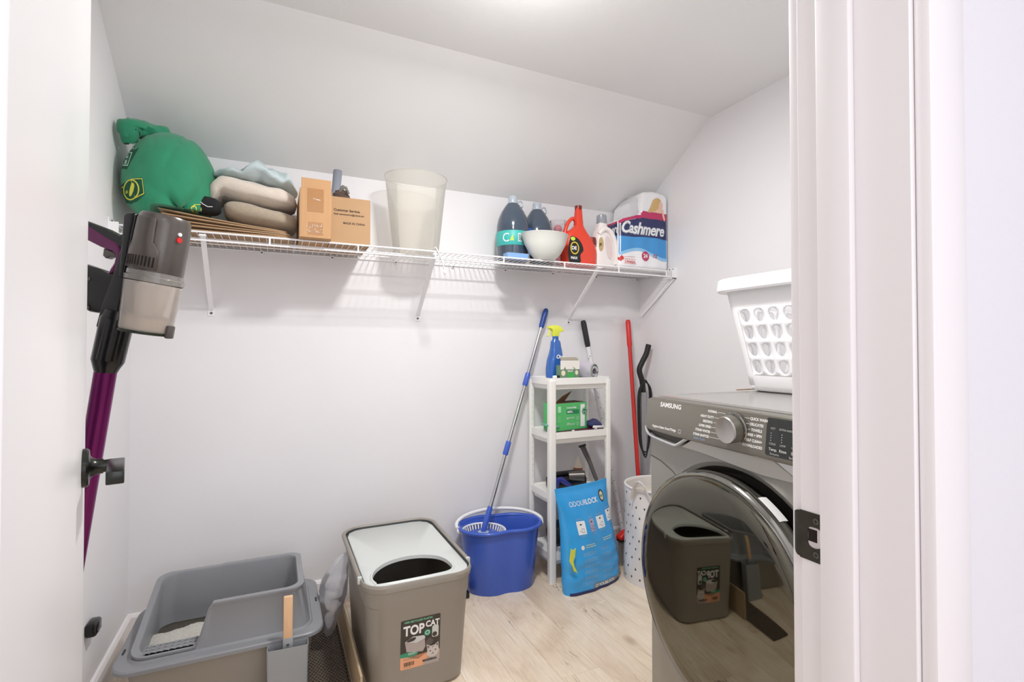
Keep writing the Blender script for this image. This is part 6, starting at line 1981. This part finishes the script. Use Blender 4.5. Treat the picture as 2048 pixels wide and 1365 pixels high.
mb = MB()
for i in range(18):
    for j in range(3): mb.tube([(-0.045 + 0.0052 * i, -0.014 + 0.014 * j, 0.072), (-0.046 + 0.0054 * i, -0.015 + 0.015 * j, 0.0)], 0.0016, 4)
o = mb.build('bristles', m_blackgrip, hd_); o['kind'] = 'stuff'

m_redpole = mat('red_pole', (200, 46, 40), 0.4); m_redgrip = mat('bright_red_grip', (214, 44, 40), 0.35)
A, B = Vector((1.80, 2.185, 0.0)), Vector((1.862, 2.392, 1.300))
rb = thing('broom', 'red-handled broom leaning in the right corner behind the dotted hamper', 'broom', A)
V_ = B - A
MB().tube([V_ * 0.10, V_ * 0.90], 0.0115, 20).build('pole', m_redpole, rb)
mb = MB(); mb.tube([V_ * 0.88, V_ * 0.89, V_ * 0.99, V_], [0.0125, 0.0145, 0.0145, 0.011], 20); mb.build('grip', m_redgrip, rb)
mb = MB()
mb.loft([[(p[0], p[1], z) for p in rr2(-0.17, 0.13, -0.022, 0.022, 0.012, 4)] for z in (0.135, 0.150)] + [[(p[0], p[1], 0.175) for p in rr2(-0.135, 0.10, -0.018, 0.018, 0.012, 4)]])
mb.bevel(0.003, 2); hb_ = mb.build('head_block', m_redgrip, rb)
MB().box((-0.165, -0.020, 0.122), (0.125, 0.020, 0.136)).bevel(0.003, 1).build('black_band', m_blackgrip, hb_)
mb = MB()
for i in range(46):
    for j in range(4):
        mb.tube([(-0.160 + 0.0062 * i, -0.015 + 0.010 * j, 0.124), (-0.166 + 0.0064 * i + r.uniform(-0.003, 0.003), -0.018 + 0.012 * j, 0.0)], 0.0015, 4)
o = mb.build('bristles', mat('grey_bristles', (150, 146, 144), 0.7), hb_); o['kind'] = 'stuff'
MB().tube([V_ * 0.085 + Vector((0, 0, 0.0)), V_ * 0.16], [0.018, 0.014], 16).build('socket', m_redgrip, hb_)

A = Vector((1.895, 2.300, 0.0))
sv = thing('carpet_sweeper', 'grey upright floor cleaner with a bent black handle and looped cord in the corner', 'floor cleaner', A)
mb = MB(); mb.tube(catmull([(0.0, 0.0, 0.86), (-0.002, 0.0, 0.91), (-0.006, 0.003, 0.955), (-0.016, 0.007, 0.990), (-0.018, 0.008, 1.02), (-0.002, 0.001, 1.06), (0.018, -0.008, 1.105), (0.028, -0.012, 1.145), (0.031, -0.013, 1.156)], 6), 0.0155, 18); mb.build('bent_handle', m_blackgrip, sv)
mb = MB(); mb.tube([(0.0, 0.0, 0.10), (0.0, 0.0, 0.885)], 0.019, 20); mb.build('silver_tube', mat('silver_grey_tube', (176, 178, 182), 0.3, 0.6), sv)
mb = MB(); mb.box((-0.05, -0.05, 0.0), (0.05, 0.05, 0.06)); mb.bevel(0.012, 3); mb.build('floor_head', m_vblack, sv)
mb = MB(); mb.tube([(0.0, 0.0, 0.05), (0.0, 0.0, 0.12)], 0.022, 16); mb.build('neck', m_vblack, sv)
for k in range(3):
    w_ = 0.030 + 0.006 * k
    MB().tube(catmull([(0.0, -0.018, 0.955 - 0.006 * k), (w_, -0.016, 0.90), (w_ * 1.1, -0.012, 0.78), (w_ * 0.8, -0.012, 0.60), (0.0, -0.018, 0.52 + 0.015 * k), (-w_ * 0.8, -0.012, 0.60), (-w_ * 1.1, -0.012, 0.78), (-w_, -0.016, 0.90)], 6, True), 0.0042, 8, closed=True).build('cord_loop', m_blackgrip, sv)

# fabric hamper
m_hamp = mat('white_canvas', (232, 228, 226), 0.85, bump=0.3, bscale=500)
m_tri = mat('black_triangle_print', (30, 30, 34), 0.8)
hp = thing('laundry_hamper', 'round white canvas hamper with small black triangles, behind the washing machine', 'hamper', (1.735, 1.985, 0))
mb = MB()
def hr(z, a):
    return 0.172 + 0.006 * sin(a * 5 + z * 9) * sin(z * 8) + 0.004 * sin(a * 3 - z * 14) - 0.006 * (z / 0.46)
NZH = 22
rings = []
for j in range(NZH + 1):
    z = 0.455 * j / NZH
    rings.append([(hr(z, 2 * pi * k / 64) * cos(2 * pi * k / 64), hr(z, 2 * pi * k / 64) * sin(2 * pi * k / 64), z) for k in range(64)])
inner = [[(0.96 * p[0], 0.96 * p[1], z) for p in rings[-1]] for z in (0.455, 0.40)]
mb.loft(rings + inner + [[(0.95 * p[0], 0.95 * p[1], 0.35) for p in rings[-1]]], True, True)
mb.build('hamper_wall', m_hamp, hp, sharp=80)
MB().tube([(0.167 * cos(2 * pi * k / 48), 0.167 * sin(2 * pi * k / 48), 0.457) for k in range(48)], 0.006, 8, closed=True).build('rim_piping', m_hamp, hp)
c_ = soft_block(-0.13, 0.13, -0.13, 0.13, 0.352, 0.448, amp=0.012, fs=12, seed=50, p=2.6)
o = c_.build('white_laundry', m_cream); o.location = (1.735, 1.985, 0); tag(o, 'cream laundry heaped inside the triangle-dotted hamper', 'laundry')
a0 = radians(190)
for a_ in (radians(200), radians(20)):
    P = []
    for k in range(9):
        t = k / 8
        aa = a_ - 0.30 + 0.60 * t
        rr_ = 0.178 + 0.012 * sin(pi * t)
        P.append((rr_ * cos(aa), rr_ * sin(aa), 0.41 + 0.095 * sin(pi * t)))
    MB().tube(P, 0.013, 8, flat=0.35).build('handle_strap', m_hamp, hp)
mb = MB()
r = random.Random(21)
for j in range(9):
    for k in range(22):
        z = 0.03 + 0.049 * j + r.uniform(-0.006, 0.006)
        a = 2 * pi * (k + 0.5 * (j % 2)) / 22
        q = []
        s0 = 0.0085
        rot = r.choice((0, pi))
        for (du, dv) in ((-0.6, -0.7), (0.6, -0.7), (0.0, 0.8)):
            if rot: dv = -dv * 0.9
            aa = a + du * s0 / 0.17; zz = z + dv * s0
            q.append(mb.v(((hr(zz, aa) + 0.0016) * cos(aa), (hr(zz, aa) + 0.0016) * sin(aa), zz)))
        mb.f(q)
o = mb.build('triangle_print', m_tri, hp, smooth=False, recalc=False); o['kind'] = 'stuff'
